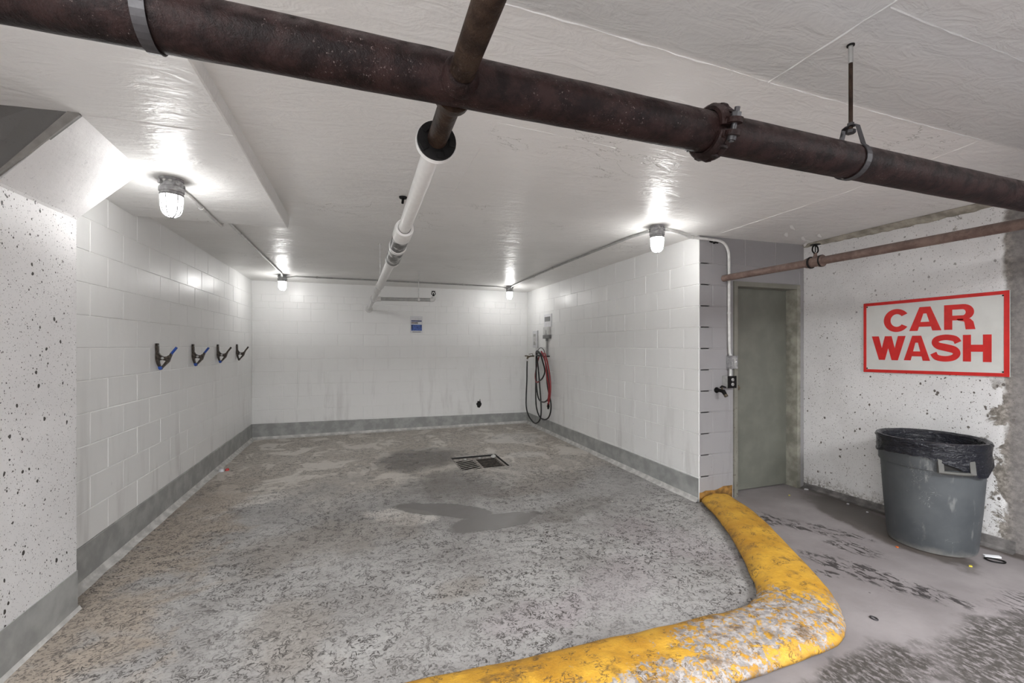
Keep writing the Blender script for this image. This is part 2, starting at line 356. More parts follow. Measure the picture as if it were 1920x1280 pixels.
def tube(bm, pts, r, seg=12, cap=True):
    P = [Vector(p) for p in pts]; rs = r if isinstance(r, (list, tuple)) else [r] * len(P)
    rings = []; a = None
    for i, p in enumerate(P):
        d = (P[min(i + 1, len(P) - 1)] - P[max(i - 1, 0)]).normalized()
        if a is None: a, b = frame(d)
        else:
            a = (a - d * a.dot(d)).normalized(); b = a.cross(d).normalized()
        rings.append([bm.verts.new(p + (a * math.cos(2 * PI * k / seg) + b * math.sin(2 * PI * k / seg)) * rs[i]) for k in range(seg)])
    for q, w in zip(rings, rings[1:]):
        for k in range(seg): bm.faces.new((q[k], q[(k + 1) % seg], w[(k + 1) % seg], w[k]))
    if cap: bm.faces.new(rings[0][::-1]); bm.faces.new(rings[-1])
def lathe(bm, prof, base=(0, 0, 0), axis=(0, 0, 1), seg=32, close=False, fn=None):
    """prof: (radius, height along axis)"""
    A = Vector(axis).normalized(); a, b = frame(A); B = Vector(base); rings = []
    for (r, h) in prof:
        if r < 1e-5: rings.append([bm.verts.new(B + A * h)]); continue
        ring = []
        for k in range(seg):
            t = 2 * PI * k / seg; rr, hh = fn(r, h, t) if fn else (r, h)
            ring.append(bm.verts.new(B + A * hh + (a * math.cos(t) + b * math.sin(t)) * rr))
        rings.append(ring)
    prs = list(zip(rings, rings[1:])) + ([(rings[-1], rings[0])] if close else [])
    for q, w in prs:
        for k in range(seg):
            k2 = (k + 1) % seg
            if len(q) == 1 and len(w) == 1: continue
            if len(q) == 1: bm.faces.new((q[0], w[k2], w[k]))
            elif len(w) == 1: bm.faces.new((q[k], q[k2], w[0]))
            else: bm.faces.new((q[k], q[k2], w[k2], w[k]))
def prism(bm, poly, f0, f1):
    """poly: 2D points; f0/f1 map a 2D point to 3D for the two end faces"""
    a = [bm.verts.new(f0(p)) for p in poly]; b = [bm.verts.new(f1(p)) for p in poly]
    n = len(poly); bm.faces.new(a); bm.faces.new(b[::-1])
    for i in range(n): bm.faces.new((a[i], b[i], b[(i + 1) % n], a[(i + 1) % n]))

# ------------------------------------------------------------------ floor plan (metres; Y runs into the bay)
XL, XR, YB, YF, XW = -1.624, 3.023, 7.765, 3.28, 4.403
def zc(x, y):
    return 2.52 + 0.05 * math.exp(-((x - 0.2) ** 2 / 2.5 + (y - 3) ** 2 / 6)) - 0.003 * (y - 4) + 0.02 * max(0, min(1, (x - XR) / 1.4))
def zdrop(y): return 2.508 - 0.046 * max(0, min(1, (y - 2.44) / 1.58))

# curb foot lines on the ground, bay side and aisle side
IN = [(3.0, 3.27), (2.80, 2.86), (2.55, 2.44), (2.29, 2.08), (2.19, 1.955), (2.085, 1.885), (1.95, 1.853), (1.80, 1.852), (1.5, 1.864), (1.04, 1.88), (0.51, 1.902), (0.05, 1.93), (-0.7, 1.98)]
OUT = [(3.40, 3.27), (3.20, 2.76), (2.97, 2.33), (2.76, 1.97), (2.61, 1.74), (2.47, 1.585), (2.35, 1.49), (2.2, 1.432), (1.98, 1.415), (1.5, 1.41), (0.95, 1.42), (0.3, 1.45), (-0.7, 1.5)]
ins = catmull([(*p, 0) for p in IN], 5); outs = catmull([(*p, 0) for p in OUT], 5)
mid = [(a + b) / 2 for a, b in zip(ins, outs)]

HX0, HX1, HY0, HY1 = 1.12, 1.735, 5.05, 5.655   # drain opening
def fill(name, loops, mat, z=0.0):
    bm = NB(); es = []
    for lp in loops:
        vs = [bm.verts.new((p[0], p[1], z)) for p in lp]
        es += [bm.edges.new((vs[i], vs[(i + 1) % len(vs)])) for i in range(len(vs))]
    bmesh.ops.triangle_fill(bm, use_beauty=True, use_dissolve=False, edges=es)
    for f in bm.faces:
        if f.normal.z < 0: f.normal_flip()
    return obj(name, bm, mat, recalc=False)
bayloop = [(p.x, p.y) for p in mid] + [(-0.7, 0.2), (-1.70, 0.2), (-1.70, YB + 0.06), (XR + 0.06, YB + 0.06), (XR + 0.06, YF + 0.06), (3.2, YF + 0.06)]
fl = fill('floor', [bayloop, [(HX0, HY0), (HX1, HY0), (HX1, HY1), (HX0, HY1)]], FBAY)
struct(fl, 'stained wrinkled grey floor coating of the wash bay with puddle and drain', 'floor')
garloop = [(p.x, p.y) for p in mid] + [(-0.7, 0.2), (-1.70, 0.2), (-3.2, 0.2), (-3.2, -6.2), (4.9, -6.2), (4.9, YF + 0.3), (3.2, YF + 0.3)]
fg = fill('floor', [garloop], FGAR)
struct(fg, 'purplish grey concrete floor with oil stains outside the yellow curb', 'floor')

# ------------------------------------------------------------------ ceiling with drop panel and joint ridges
bm = NB(); nx, ny = 40, 56; x0, x1, y0, y1 = -3.3, 5.0, -6.3, YB + 0.15
vv = [[bm.verts.new((x0 + (x1 - x0) * i / nx, y0 + (y1 - y0) * j / ny, 0)) for j in range(ny + 1)] for i in range(nx + 1)]
for r in vv:
    for v in r: v.co.z = zc(v.co.x, v.co.y)
fs = [bm.faces.new((vv[i][j], vv[i + 1][j], vv[i + 1][j + 1], vv[i][j + 1])) for i in range(nx) for j in range(ny)]
ex = bmesh.ops.extrude_face_region(bm, geom=fs)
for e in ex['geom']:
    if isinstance(e, bmesh.types.BMVert): e.co.z = 2.8
ceiling = obj('ceiling', bm, CEIL, smooth=True)
struct(ceiling, 'grey white painted concrete ceiling slab with glossy streaks and form joints', 'ceiling')
bm = NB(); ys = [-6.2, 0.0, 1.2, 2.43, 2.445, 3.2, 4.02]; rows = []
for y in ys:
    z = zdrop(y); wob = 0.004 * math.sin(y * 5)
    rows.append([bm.verts.new(p) for p in ((-3.2, y, z), (-0.585 + wob, y, z), (-0.578 + wob, y, z + 0.004), (-0.552, y, 2.63), (-3.2, y, 2.63))])
for q, w in zip(rows, rows[1:]):
    for k in range(5): bm.faces.new((q[k], w[k], w[(k + 1) % 5], q[(k + 1) % 5]))
bm.faces.new(rows[0]); bm.faces.new(rows[-1][::-1])
o = obj('drop_panel', bm, DROP, ceiling); o['label'] = 'lower slab of the ceiling over the left side, pale edge strip'
def seam(pts, w=0.012, h=0.006, mat=CEIL, parent=ceiling, zf=zc, name='form_joint'):
    """a jagged ridge of mortar squeezed out between the form boards"""
    bm = NB(); P = []
    for (ax, ay), (bx, by) in zip(pts, pts[1:]):
        n = max(2, int(math.hypot(bx - ax, by - ay) / 0.05))
        P += [(ax + (bx - ax) * i / n, ay + (by - ay) * i / n) for i in range(n)]
    P.append(pts[-1]); prev = None
    for i, (x, y) in enumerate(P):
        a = P[max(0, i - 1)]; b = P[min(len(P) - 1, i + 1)]; d = Vector((b[0] - a[0], b[1] - a[1], 0)).normalized(); nrm = Vector((-d.y, d.x, 0))
        ww = w * random.uniform(0.1, 0.75); hh = h * random.uniform(0.1, 1.0); j = random.uniform(-0.002, 0.002); z = zf(x, y)
        row = [bm.verts.new(Vector((x, y, z + 0.002)) + nrm * (j - ww / 2)), bm.verts.new(Vector((x, y, z - hh)) + nrm * (j + ww * random.uniform(-.2, .2))), bm.verts.new(Vector((x, y, z + 0.002)) + nrm * (j + ww / 2))]
        if prev:
            for k in range(2): bm.faces.new((prev[k], row[k], row[k + 1], prev[k + 1]))
        prev = row
    return obj(name, bm, mat, parent)
seam([(-0.3, 1.29), (0.423, 1.287), (1.545, 1.30)], 0.011); seam([(1.545, 1.30), (2.98, 1.287)], 0.008, 0.005); seam([(1.545, 1.30), (1.545, 0.6)], 0.012)
seam([(1.56, 0.885), (2.9, 0.88)], 0.009); seam([(2.98, 1.287), (3.12, 2.03), (3.15, 3.2)], 0.007, 0.004); seam([(0.62, 2.0), (0.62, 3.1)], 0.006, 0.003); seam([(0.62, 2.0), (1.3, 2.02)], 0.006, 0.003)
seam([(-0.59, 2.437), (-1.2, 2.44)], 0.009, 0.005, zf=lambda x, y: zdrop(y))
# scaling paint flakes by the door corner
for (x, y, a, l) in ((3.55, 2.75, 0.2, 0.07), (3.75, 2.95, 0.5, 0.06), (4.05, 3.02, 0.3, 0.09), (4.2, 3.1, -0.3, 0.07), (4.33, 3.18, 0.8, 0.1), (4.1, 2.9, 0.1, 0.05)):
    bm = NB(); z = zc(x, y); c, s = math.cos(a), math.sin(a)
    P = [(0, 0), (l, 0.01), (l * 1.1, 0.02), (l * 0.5, 0.035), (0, 0.02)]
    t = [bm.verts.new((x + c * u - s * v, y + s * u + c * v, z - 0.001 - 0.035 * u / l * 0.6)) for u, v in P]
    b = [bm.verts.new(v.co + Vector((0, 0, 0.0015))) for v in t]
    bm.faces.new(t); bm.faces.new(b[::-1])
    for i in range(5): bm.faces.new((t[i], b[i], b[(i + 1) % 5], t[(i + 1) % 5]))
    obj('paint_flake', bm, DROP, ceiling)
# ------------------------------------------------------------------ block walls
BM = {}
def block_mesh(L, Hh, mat):
    k = (round(L, 3), round(Hh, 3), mat.name)
    if k in BM: return BM[k]
    bm = NB(); c = 0.0035; D = 0.02
    # local: x along wall, y = out of the wall, z up; origin lower left at the face plane
    o4 = [(0, -c), (L, -c), (L, -c), (0, -c)]
    b = [bm.verts.new(p) for p in ((0, -D, 0), (L, -D, 0), (L, -D, Hh), (0, -D, Hh))]
    m = [bm.verts.new(p) for p in ((0, -c, 0), (L, -c, 0), (L, -c, Hh), (0, -c, Hh))]
    f = [bm.verts.new(p) for p in ((c, 0, c), (L - c, 0, c), (L - c, 0, Hh - c), (c, 0, Hh - c))]
    bm.faces.new(f)
    for q, w in ((b, m), (m, f)):
        for i in range(4): bm.faces.new((q[i], q[(i + 1) % 4], w[(i + 1) % 4], w[i]))
    bmesh.ops.recalc_face_normals(bm, faces=bm.faces)
    for ff in bm.faces:
        if ff.normal.y < -0.5: ff.normal_flip()
    me = bpy.data.meshes.new('block'); bm.to_mesh(me); bm.free(); me.materials.append(mat); BM[k] = me
    return me
def lay(parent, org, ux, out, u0, u1, rows, mat, off=0.0, L=0.4064, gap=0.003, holes=()):
    """lay single blocks in running bond on a wall; org + ux*u is the face line, out the outward normal"""
    ux = Vector(ux); out = Vector(out); org = Vector(org)
    if ux.cross(out).z < 0: ux = -ux; u0, u1 = -u1, -u0; holes = [(-b, -a, c, d) for a, b, c, d in holes]; off = -off
    R = Matrix((ux, out, Vector((0, 0, 1)))).transposed().to_4x4()
    for ri, row in enumerate(rows):
        z0, z1 = row[0], row[1]; l = row[2] if len(row) > 2 else L; sh = off + (l / 2 if ri % 2 else 0)
        u = u0 - l + (sh % l)
        while u < u1 - 1e-4:
            segs = [(max(u, u0), min(u + l, u1))]
            for (a, b, c, d) in holes:
                if z1 > c + 0.01 and z0 < d - 0.01:
                    ns = []
                    for s0, s1 in segs:
                        if s1 <= a or s0 >= b: ns.append((s0, s1)); continue
                        if s0 < a: ns.append((s0, a))
                        if s1 > b: ns.append((b, s1))
                    segs = ns
            for s0, s1 in segs:
                if s1 - s0 < 0.02: continue
                me = block_mesh(s1 - s0 - gap, z1 - z0 - gap, mat)
                b = bpy.data.objects.new('block', me); COL.objects.link(b); b.parent = parent
                p = org + ux * (s0 + gap / 2) + out * random.uniform(-0.001, 0.0005); p.z = z0 + gap / 2
                M = R @ Matrix.Rotation(random.gauss(0, 0.0012), 4, 'Z') @ Matrix.Rotation(random.gauss(0, 0.0015), 4, 'X'); M.translation = p
                b.matrix_basis = M
            u += l
def rows_from(zs): return [(a, b) for a, b in zip(zs, zs[1:])]
Z1 = [0.046 + 0.2032 * k for k in range(0, 11)]      # joints of the left and back wall
Z2 = [0.033 + 0.2032 * k for k in range(0, 12)]
# left
bm = NB(); box(bm, XL - 0.2, XL - 0.0036, -6.2, YB + 0.2, -0.05, 2.62)
wl = obj('wall_left', bm, WHITE_L); struct(wl, 'white painted block wall on the left with four spring clamps', 'wall')
lay(wl, (XL, 0, 0), (0, 1, 0), (1, 0, 0), 2.75, YB, [(-0.02, Z1[0] + 0.2032)] + rows_from(Z1[1:] + [2.281, 2.56]), WHITE_L, off=0.18)
# back
bm = NB(); box(bm, XL - 0.2, XR + 0.2, YB + 0.0036, YB + 0.2, -0.05, 2.62)
wb = obj('wall_back', bm, WHITE_L); struct(wb, 'white painted block wall across the back of the bay', 'wall')
lay(wb, (0, YB, 0), (1, 0, 0), (0, -1, 0), XL, XR, [(-0.02, Z1[0] + 0.2032)] + rows_from(Z1[1:]) + [(Z1[10], 2.182, 0.2032), (2.182, 2.300, 0.2032)], WHITE_L, off=0.06)
bm = NB(); x = XL
rng = random.Random(3)
for k in range(24):
    xa, xb = XL + (XR - XL) * k / 24, XL + (XR - XL) * (k + 1) / 24
    za = 2.302 + rng.uniform(-.004, .004)
    box(bm, xa, xb, YB - 0.003 - rng.uniform(0, .002), YB + 0.02, za, 2.58)
bb = obj('bond_beam', bm, WHITE_L, wb); bb['label'] = 'plain mortared strip under the ceiling, rough lower edge'
# right wall of the bay
bm = NB(); box(bm, XR + 0.0036, XR + 0.12, YF + 0.0036, YB + 0.2, -0.05, 2.62)
wr = obj('wall_right', bm, WHITE_L); struct(wr, 'white painted block wall on the right of the bay with the hose', 'wall')
lay(wr, (XR, 0, 0), (0, 1, 0), (-1, 0, 0), YF, YB, [(-0.02, Z2[0] + 0.2032)] + rows_from(Z2[1:] + [2.56]), WHITE_L, off=0.0)
# pier, header and jamb wall round the door
DX0, DX1, DZ = 3.445, 4.335, 2.115
bm = NB(); box(bm, XR + 0.004, DX0, YF + 0.0036, YF + 0.16, -0.05, 2.62); box(bm, DX0, DX1, YF + 0.0036, YF + 0.16, DZ, 2.62); box(bm, DX1, XW + 0.1, YF + 0.0036, YF + 0.16, -0.05, 2.62)
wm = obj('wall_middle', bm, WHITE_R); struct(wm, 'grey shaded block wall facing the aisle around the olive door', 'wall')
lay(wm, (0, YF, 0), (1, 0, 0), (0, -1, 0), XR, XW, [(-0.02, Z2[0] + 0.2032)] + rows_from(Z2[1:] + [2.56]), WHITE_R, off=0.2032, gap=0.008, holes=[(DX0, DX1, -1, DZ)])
# concrete wall with the sign
bm = NB()
ny_, nz_ = 30, 40
g_ = [[bm.verts.new((XW + (0.03 * ((1.78 - y) / 0.1) if y < 1.78 else 0) + random.uniform(-.0015, .0015), y, z)) for z in [-0.05 + 2.67 * k / nz_ for k in range(nz_ + 1)]] for y in [1.66 + (YF + 0.02 - 1.66) * j / ny_ for j in range(ny_ + 1)]]
for j in range(ny_):
    for k in range(nz_): bm.faces.new((g_[j][k], g_[j + 1][k], g_[j + 1][k + 1], g_[j][k + 1]))
ex = bmesh.ops.extrude_face_region(bm, geom=list(bm.faces))
for e in ex['geom']:
    if isinstance(e, bmesh.types.BMVert): e.co.x = XW + 0.2
we = obj('wall_east', bm, PITRAW, smooth=True); struct(we, 'worn white concrete wall with the red sign, paint flaked off at right', 'wall')
bm = NB(); box(bm, XW + 0.075, XW + 0.3, -6.2, 1.70, -0.05, 2.62)
o = obj('wall_east', bm, simple('bare_dark_concrete', (0.17, 0.163, 0.17), 0.8, var=0.3, scale=9, bump=0.4)); struct(o, 'bare grey concrete wall continuing at the right edge', 'wall')
bm = NB(); box(bm, -3.4, 5.0, -6.35, -6.1, -0.05, 2.7)
o = obj('wall_front', bm, GARW); struct(o, 'painted wall of the driving aisle behind the viewer', 'wall')
# ragged unpainted mortar strip along the top of the sign wall
bm = NB(); prev = None
for j in range(40):
    y = 1.70 + (YF - 1.70) * j / 39; t = (y - 1.7) / 1.55
    zl = 2.505 - 0.03 * (0.5 - abs(t - 0.5)) + random.uniform(-.006, .006); z = zc(XW, y)
    row = [bm.verts.new((XW + 0.01, y, zl)), bm.verts.new((XW - 0.012, y, zl + 0.004)), bm.verts.new((XW - 0.07 * min(1, 1.6 * (1 - t) + .35) + random.uniform(-.004, .004), y, z - 0.004)), bm.verts.new((XW - 0.02, y, z + 0.02))]
    if prev:
        for k in range(3): bm.faces.new((prev[k], row[k], row[k + 1], prev[k + 1]))
    prev = row
o = obj('mortar_strip', bm, RAWS, we)
# ------------------------------------------------------------------ column with haunch
bm = NB(); ya, yb = 2.52, 3.085
pl = [(-2.1, -0.05), (-1.503, -0.05), (-1.503, 2.186), (-1.495, 2.198), (-1.172, 2.512), (-1.172, 2.62), (-2.1, 2.62)]
def ysh(p): return 0.085 * max(0, (p[1] - 2.19) / 0.32) if p[0] > -1.6 else 0
prism(bm, pl, lambda p: (p[0], ya - ysh(p), p[1]), lambda p: (p[0], yb - 0.2 * ysh(p), p[1]))
colm = obj('trim_1', bm, PIT); struct(colm, 'white pitted concrete column with sloping bracket at the left edge', 'column')
bm = NB(); box(bm, -2.1, -1.4985, ya - 0.004, yb + 0.003, -0.02, 0.226)
o = obj('base_paint_band', bm, BASE, colm)
bm = NB(); prism(bm, [(-1.505, -0.01), (-1.482, -0.01), (-1.4985, 0.02), (-1.505, 0.02)], lambda p: (p[0], ya - 0.02, p[1]), lambda p: (p[0], yb + 0.02, p[1]))
obj('cove_strip', bm, COVE, colm)

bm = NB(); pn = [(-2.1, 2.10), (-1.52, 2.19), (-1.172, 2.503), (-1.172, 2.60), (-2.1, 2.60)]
prism(bm, pn, lambda p: (p[0], ya - ysh(p) - 0.004, p[1]), lambda p: (p[0], ya - ysh(p) + 0.01, p[1]))  # thin dark slab that paints in the shade on the bracket's near face
o = obj('shaded_end_face', bm, pitted('shade_dark_concrete', (0.17, 0.167, 0.16), (0.03, 0.028, 0.025)), colm); o['label'] = 'end face of the bracket, coloured dark for its shade'
bm = NB()
for q in ([(-1.56, 2.155), (-1.52, 2.185), (-1.172, 2.500), (-1.172, 2.535), (-1.20, 2.52)],): prism(bm, q, lambda p: (p[0], ya - ysh(p) - 0.012, p[1]), lambda p: (p[0], ya - ysh(p) - 0.003, p[1]))
o = obj('edge_strip', bm, simple('shade_edge_concrete', (0.26, 0.25, 0.235), 0.7), colm)  # edge strip darkened as part of the same painted shade

# ------------------------------------------------------------------ painted base bands and coves
def baseband(name, label, f, u0, u1, h0, h1, n=26, mat=None):
    """f(u, out, z): world point; band on the wall foot with a slightly wavy painted top edge"""
    bm = NB(); prev = None
    for i in range(n + 1):
        u = u0 + (u1 - u0) * i / n; t = i / n; h = h0 + (h1 - h0) * t + random.uniform(-.002, .002)
        row = [bm.verts.new(f(u, o_, z)) for o_, z in ((-0.004, -0.02), (0.006, -0.02), (0.006, h - 0.004), (0.003, h), (-0.004, h))]
        if prev:
            for k in range(4): bm.faces.new((prev[k], row[k], row[k + 1], prev[k + 1]))
        prev = row
    b = obj(name, bm, mat or BASE); struct(b, label, 'baseboard')
    bm = NB(); prev = None
    for i in range(n + 1):
        u = u0 + (u1 - u0) * i / n; w = 0.048 + random.uniform(-.006, .006)
        row = [bm.verts.new(f(u, o_, z)) for o_, z in ((0.0, 0.042), (0.0075, 0.040), (w * 0.45, 0.012), (w, 0.0012), (w, -0.01))]
        if prev:
            for k in range(4): bm.faces.new((prev[k], row[k], row[k + 1], prev[k + 1]))
        prev = row
    obj('cove_strip', bm, mat or COVE, b)
    return b
baseband('baseboard_left', 'grey painted base band along the left block wall', lambda u, o, z: (XL + o, u, z), 2.8, YB, 0.25, 0.247)
baseband('baseboard_back', 'grey painted base band along the back wall', lambda u, o, z: (u, YB - o, z), XL, XR, 0.247, 0.2)
br = baseband('baseboard_right', 'grey painted base band along the right block wall under the hose', lambda u, o, z: (XR - o, u, z), YF, YB, 0.222, 0.2)
be = baseband('baseboard_east', 'dark grey cove at the foot of the sign wall behind the bin', lambda u, o, z: (XW - o, u, z * 0.42), 1.72, YF, 0.20, 0.10, mat=simple('grimy_cove', (0.15, 0.14, 0.135), 0.6, var=0.4, scale=12))

# ------------------------------------------------------------------ door
door = thing('door_1', 'dull olive green metal door with chipped frame beside the sign wall', 'door', (3.89, YF + 0.1, 0)); door['kind'] = 'structure'
def rel(t): return Vector(t.location)
def part(name, bm, mat, t, smooth=False):
    """mesh built in world space, re-based onto its thing"""
    bmesh.ops.translate(bm, verts=bm.verts, vec=-rel(t)) if t.parent is None else None
    return obj(name, bm, mat, t, smooth)
bm = NB(); box(bm, 3.49, 4.292, 3.395, 3.435, 0.012, 2.07); part('leaf', bm, DOORM, door)
bm = NB(); box(bm, 3.443, 3.488, YF - 0.012, 3.46, 0.0, 2.115); box(bm, 3.488, 3.503, 3.44, 3.46, 0, 2.07); part('left_jamb', bm, JAMB, door)
bm = NB(); box(bm, 4.29, 4.337, YF - 0.012, 3.46, 0.0, 2.115); box(bm, 4.27, 4.29, 3.437, 3.46, 0, 2.07); part('right_jamb', bm, simple('pale_jamb_paint', (0.27, 0.262, 0.22), 0.5, var=0.3, scale=9), door)  # right jamb in a paler tone than the rest of the frame
bm = NB(); box(bm, 3.488, 4.29, YF - 0.011, 3.46, 2.068, 2.115); part('head_jamb', bm, JAMB, door)
bm = NB(); box(bm, 3.4, 4.4, 3.46, 3.5, 0.0, 2.12); part('backing', bm, DARK, door)
bm = NB(); lathe(bm, [(0.0, 0), (0.03, 0), (0.03, 0.006), (0.012, 0.01), (0.012, 0.035), (0.026, 0.042), (0.03, 0.056), (0.022, 0.068), (0, 0.071)], (3.56, 3.395, 1.06), (0, -1, 0), 20); kn = part('knob', bm, BRASS, door, True)
bm = NB(); box(bm, 3.49, 3.506, 3.388, 3.396, 1.0, 1.12); part('latch_plate', bm, BLACK, door)

# ------------------------------------------------------------------ curb
bm = NB(); NPROF = 13; rows = []
rng = random.Random(11)
for i, (a, b) in enumerate(zip(ins, outs)):
    t = i / (len(ins) - 1); row = []
    hgt = 0.095 * min(1, 0.75 + i / 14)
    for k in range(NPROF):
        s = k / (NPROF - 1); p = a + (b - a) * s
        z = hgt * (1 - abs(2 * s - 1) ** 3.0) ** 0.62
        if 0 < k < NPROF - 1: z += rng.uniform(-.005, .005); p = p + Vector((rng.uniform(-.008, .008), rng.uniform(-.008, .008), 0))
        else: p = p + Vector((rng.uniform(-.006, .006), rng.uniform(-.006, .006), 0))
        row.append(bm.verts.new((p.x, p.y, z - (0.004 if k in (0, NPROF - 1) else 0))))
    rows.append(row)
for q, w in zip(rows, rows[1:]):
    for k in range(NPROF - 1): bm.faces.new((q[k], w[k], w[k + 1], q[k + 1]))
    bm.faces.new((q[-1], w[-1], w[0], q[0]))
bm.faces.new(rows[0][::-1]); bm.faces.new(rows[-1])
cu = obj('curb', bm, CURB, smooth=True)
md = cu.modifiers.new('sub', 'SUBSURF'); md.levels = 1; md.render_levels = 2
tag(cu, 'rounded yellow painted concrete curb bending round the bay, paint worn at the bend', 'curb')
bm = NB(); prev = None                                   # yellow overspray run up the pier foot
for i in range(12):
    x = XR + 0.002 + 0.4 * i / 11; h = 0.085 + 0.008 * math.sin(i * 0.9) + random.uniform(-.004, .004) + 0.04 * i / 11
    row = [bm.verts.new((x, YF - 0.004, -0.01)), bm.verts.new((x, YF - 0.004, h))]
    if prev: bm.faces.new((prev[0], row[0], row[1], prev[1]))
    prev = row
o = obj('paint_overspray', bm, simple('brown_yellow_overspray', (0.24, 0.125, 0.03), 0.6, var=0.5, scale=14), wm)

# ------------------------------------------------------------------ floor drain
fd = thing('floor_drain', 'square sunken iron drain grate in the bay floor', 'drain', (1.43, 5.35, 0))
bm = NB()
for (a, b, c, d) in ((HX0, HX0 + 0.004, HY0, HY1), (HX1 - 0.004, HX1, HY0, HY1), (HX0, HX1, HY0, HY0 + 0.004), (HX0, HX1, HY1 - 0.004, HY1)): box(bm, a, b, c, d, -0.35, -0.001)
box(bm, HX0, HX1, HY0, HY1, -0.36, -0.35); part('pit', bm, DARK, fd)
bm = NB()
for (a, b, c, d) in ((HX0, HX0 + 0.035, HY0, HY1), (HX1 - 0.03, HX1, HY0, HY1), (HX0, HX1, HY0, HY0 + 0.03), (HX0, HX1, HY1 - 0.03, HY1)): box(bm, a, b, c, d, -0.05, -0.022, 0.003)
part('rim', bm, GRATEL, fd)
xm = 1.42
bm = NB(); box(bm, xm - 0.015, xm + 0.015, HY0 + 0.03, HY1 - 0.03, -0.05, -0.026, 0.003); part('divider', bm, GRATEL, fd)
for k in range(8):
    yk = HY0 + 0.05 + 0.072 * k
    bm = NB(); a = 0.42; c, s = math.cos(a), math.sin(a)
    xa, xb = HX0 + 0.03, xm - 0.012; ya_, yb_ = yk - 0.06, yk - 0.06 + (xb - xa) * math.tan(0.36)
    w = 0.0105
    pts = [(xa, max(HY0 + .01, min(HY1 - .01, ya_ - w))), (xb, max(HY0 + .01, min(HY1 - .012, yb_ - w))), (xb, max(HY0 + .012, min(HY1 - .01, yb_ + w))), (xa, max(HY0 + .012, min(HY1 - .01, ya_ + w)))]
    prism(bm, pts, lambda p: (p[0], p[1], -0.031), lambda p: (p[0], p[1], -0.028)); part('bar', bm, GRATEL, fd)
for k in range(8):
    yk = HY0 + 0.06 + 0.066 * k
    bm = NB(); box(bm, xm + 0.012, HX1 - 0.02, yk - 0.011, yk + 0.011, -0.034, -0.03); part('bar', bm, GRATE, fd)
for (x, y, r) in ((1.3, 5.60, 0.018), (1.5, 5.61, 0.016), (1.69, 5.61, 0.03)):
    bm = NB(); bmesh.ops.create_icosphere(bm, subdivisions=2, radius=r, matrix=Matrix.Translation((x, y, -0.03 + r * 0.5)) @ Matrix.Diagonal((1.2, 1, 0.7, 1)))
    for v in bm.verts: v.co += Vector((random.uniform(-1, 1), random.uniform(-1, 1), random.uniform(-1, 1))) * r * 0.15
    part('mortar_lump', bm, COVE, fd)

# ------------------------------------------------------------------ main drain pipe and its hangers
PY, PZ, PR = 1.041, 2.13, 0.0575
mp = thing('drain_pipe', 'thick dark brown pipe crossing the whole picture under the ceiling', 'pipe', (0.6, PY, PZ))
def wobble(bm, amt, seed=1):
    r = random.Random(seed)
    for v in bm.verts: v.co += Vector((0, r.uniform(-amt, amt), r.uniform(-amt, amt)))
bm = NB(); tube(bm, [(-3.0 + 0.05 * i, PY, PZ) for i in range(148)], PR, 28); wobble(bm, 0.0006); part('pipe_run', bm, PIPE, mp, True)
# welded outlets for the branch
for sg, nm in ((-1, 'weld_outlet'), (1, 'weld_outlet')):
    bm = NB(); lathe(bm, [(0.0, 0.03), (0.047, 0.03), (0.046, 0.052), (0.040, 0.060), (0.039, 0.068), (0.035, 0.072), (0.0, 0.072)], (0.219, PY, 2.115), (0, sg, 0), 24); part(nm, bm, PIPEB if sg > 0 else PIPE, mp, True)
# grooved coupling
cp = bpy.data.objects.new('coupling', None); COL.objects.link(cp); cp.parent = mp; cp.location = Vector((1.005, PY, PZ)) - rel(mp)
def cpart(name, bm, mat, smooth=True): return obj(name, bm, mat, cp, smooth)
for sg in (1, -1):
    bm = NB(); prof = [(0.060, -0.026), (0.070, -0.026), (0.077, -0.020), (0.080, -0.008), (0.075, 0.0), (0.080, 0.008), (0.077, 0.020), (0.070, 0.026), (0.060, 0.026)]
    rings = []
    for k in range(19):
        t = -1.46 + 2.92 * k / 18
        rings.append([bm.verts.new((h, r * math.sin(t), sg * r * math.cos(t))) for r, h in prof])
    for q, w in zip(rings, rings[1:]):
        for i in range(len(prof)): bm.faces.new((q[i], w[i], w[(i + 1) % len(prof)], q[(i + 1) % len(prof)]))
    bm.faces.new(rings[0]); bm.faces.new(rings[-1][::-1])
    for k in range(5):                                  # cast ribs
        t = -0.9 + 1.8 * k / 4; d = Vector((0, math.sin(t), sg * math.cos(t)))
        bmesh.ops.create_icosphere(bm, subdivisions=1, radius=0.012, matrix=Matrix.Translation(d * 0.077) @ Matrix.Diagonal((1.7, .8, .6, 1)))
    for sy in (-1, 1):                                  # bolt ears
        box(bm, -0.022, 0.022, sy * 0.070 - 0.004, sy * 0.070 + 0.004, sg * 0.008, sg * 0.028)
        lathe(bm, [(0.0, 0.010), (0.021, 0.010), (0.021, 0.024), (0.0, 0.024)], (0, sy * 0.088, 0), (0, 0, sg), 16)
    cpart('housing_half', bm, PIPE)
for sy in (-1, 1):
    bm = NB(); lathe(bm, [(0, -0.04), (0.0075, -0.04), (0.0075, 0.052), (0, 0.052)], (0, sy * 0.088, 0), (0, 0, 1), 10); lathe(bm, [(0, 0.026), (0.014, 0.026), (0.014, 0.038), (0, 0.038)], (0, sy * 0.088, 0), (0, 0, 1), 6); lathe(bm, [(0, -0.024), (0.013, -0.024), (0.012, -0.036), (0, -0.038)], (0, sy * 0.088, 0), (0, 0, 1), 12)
    cpart('bolt', bm, HANG)
cp.rotation_euler = (0.25, 0, 0)

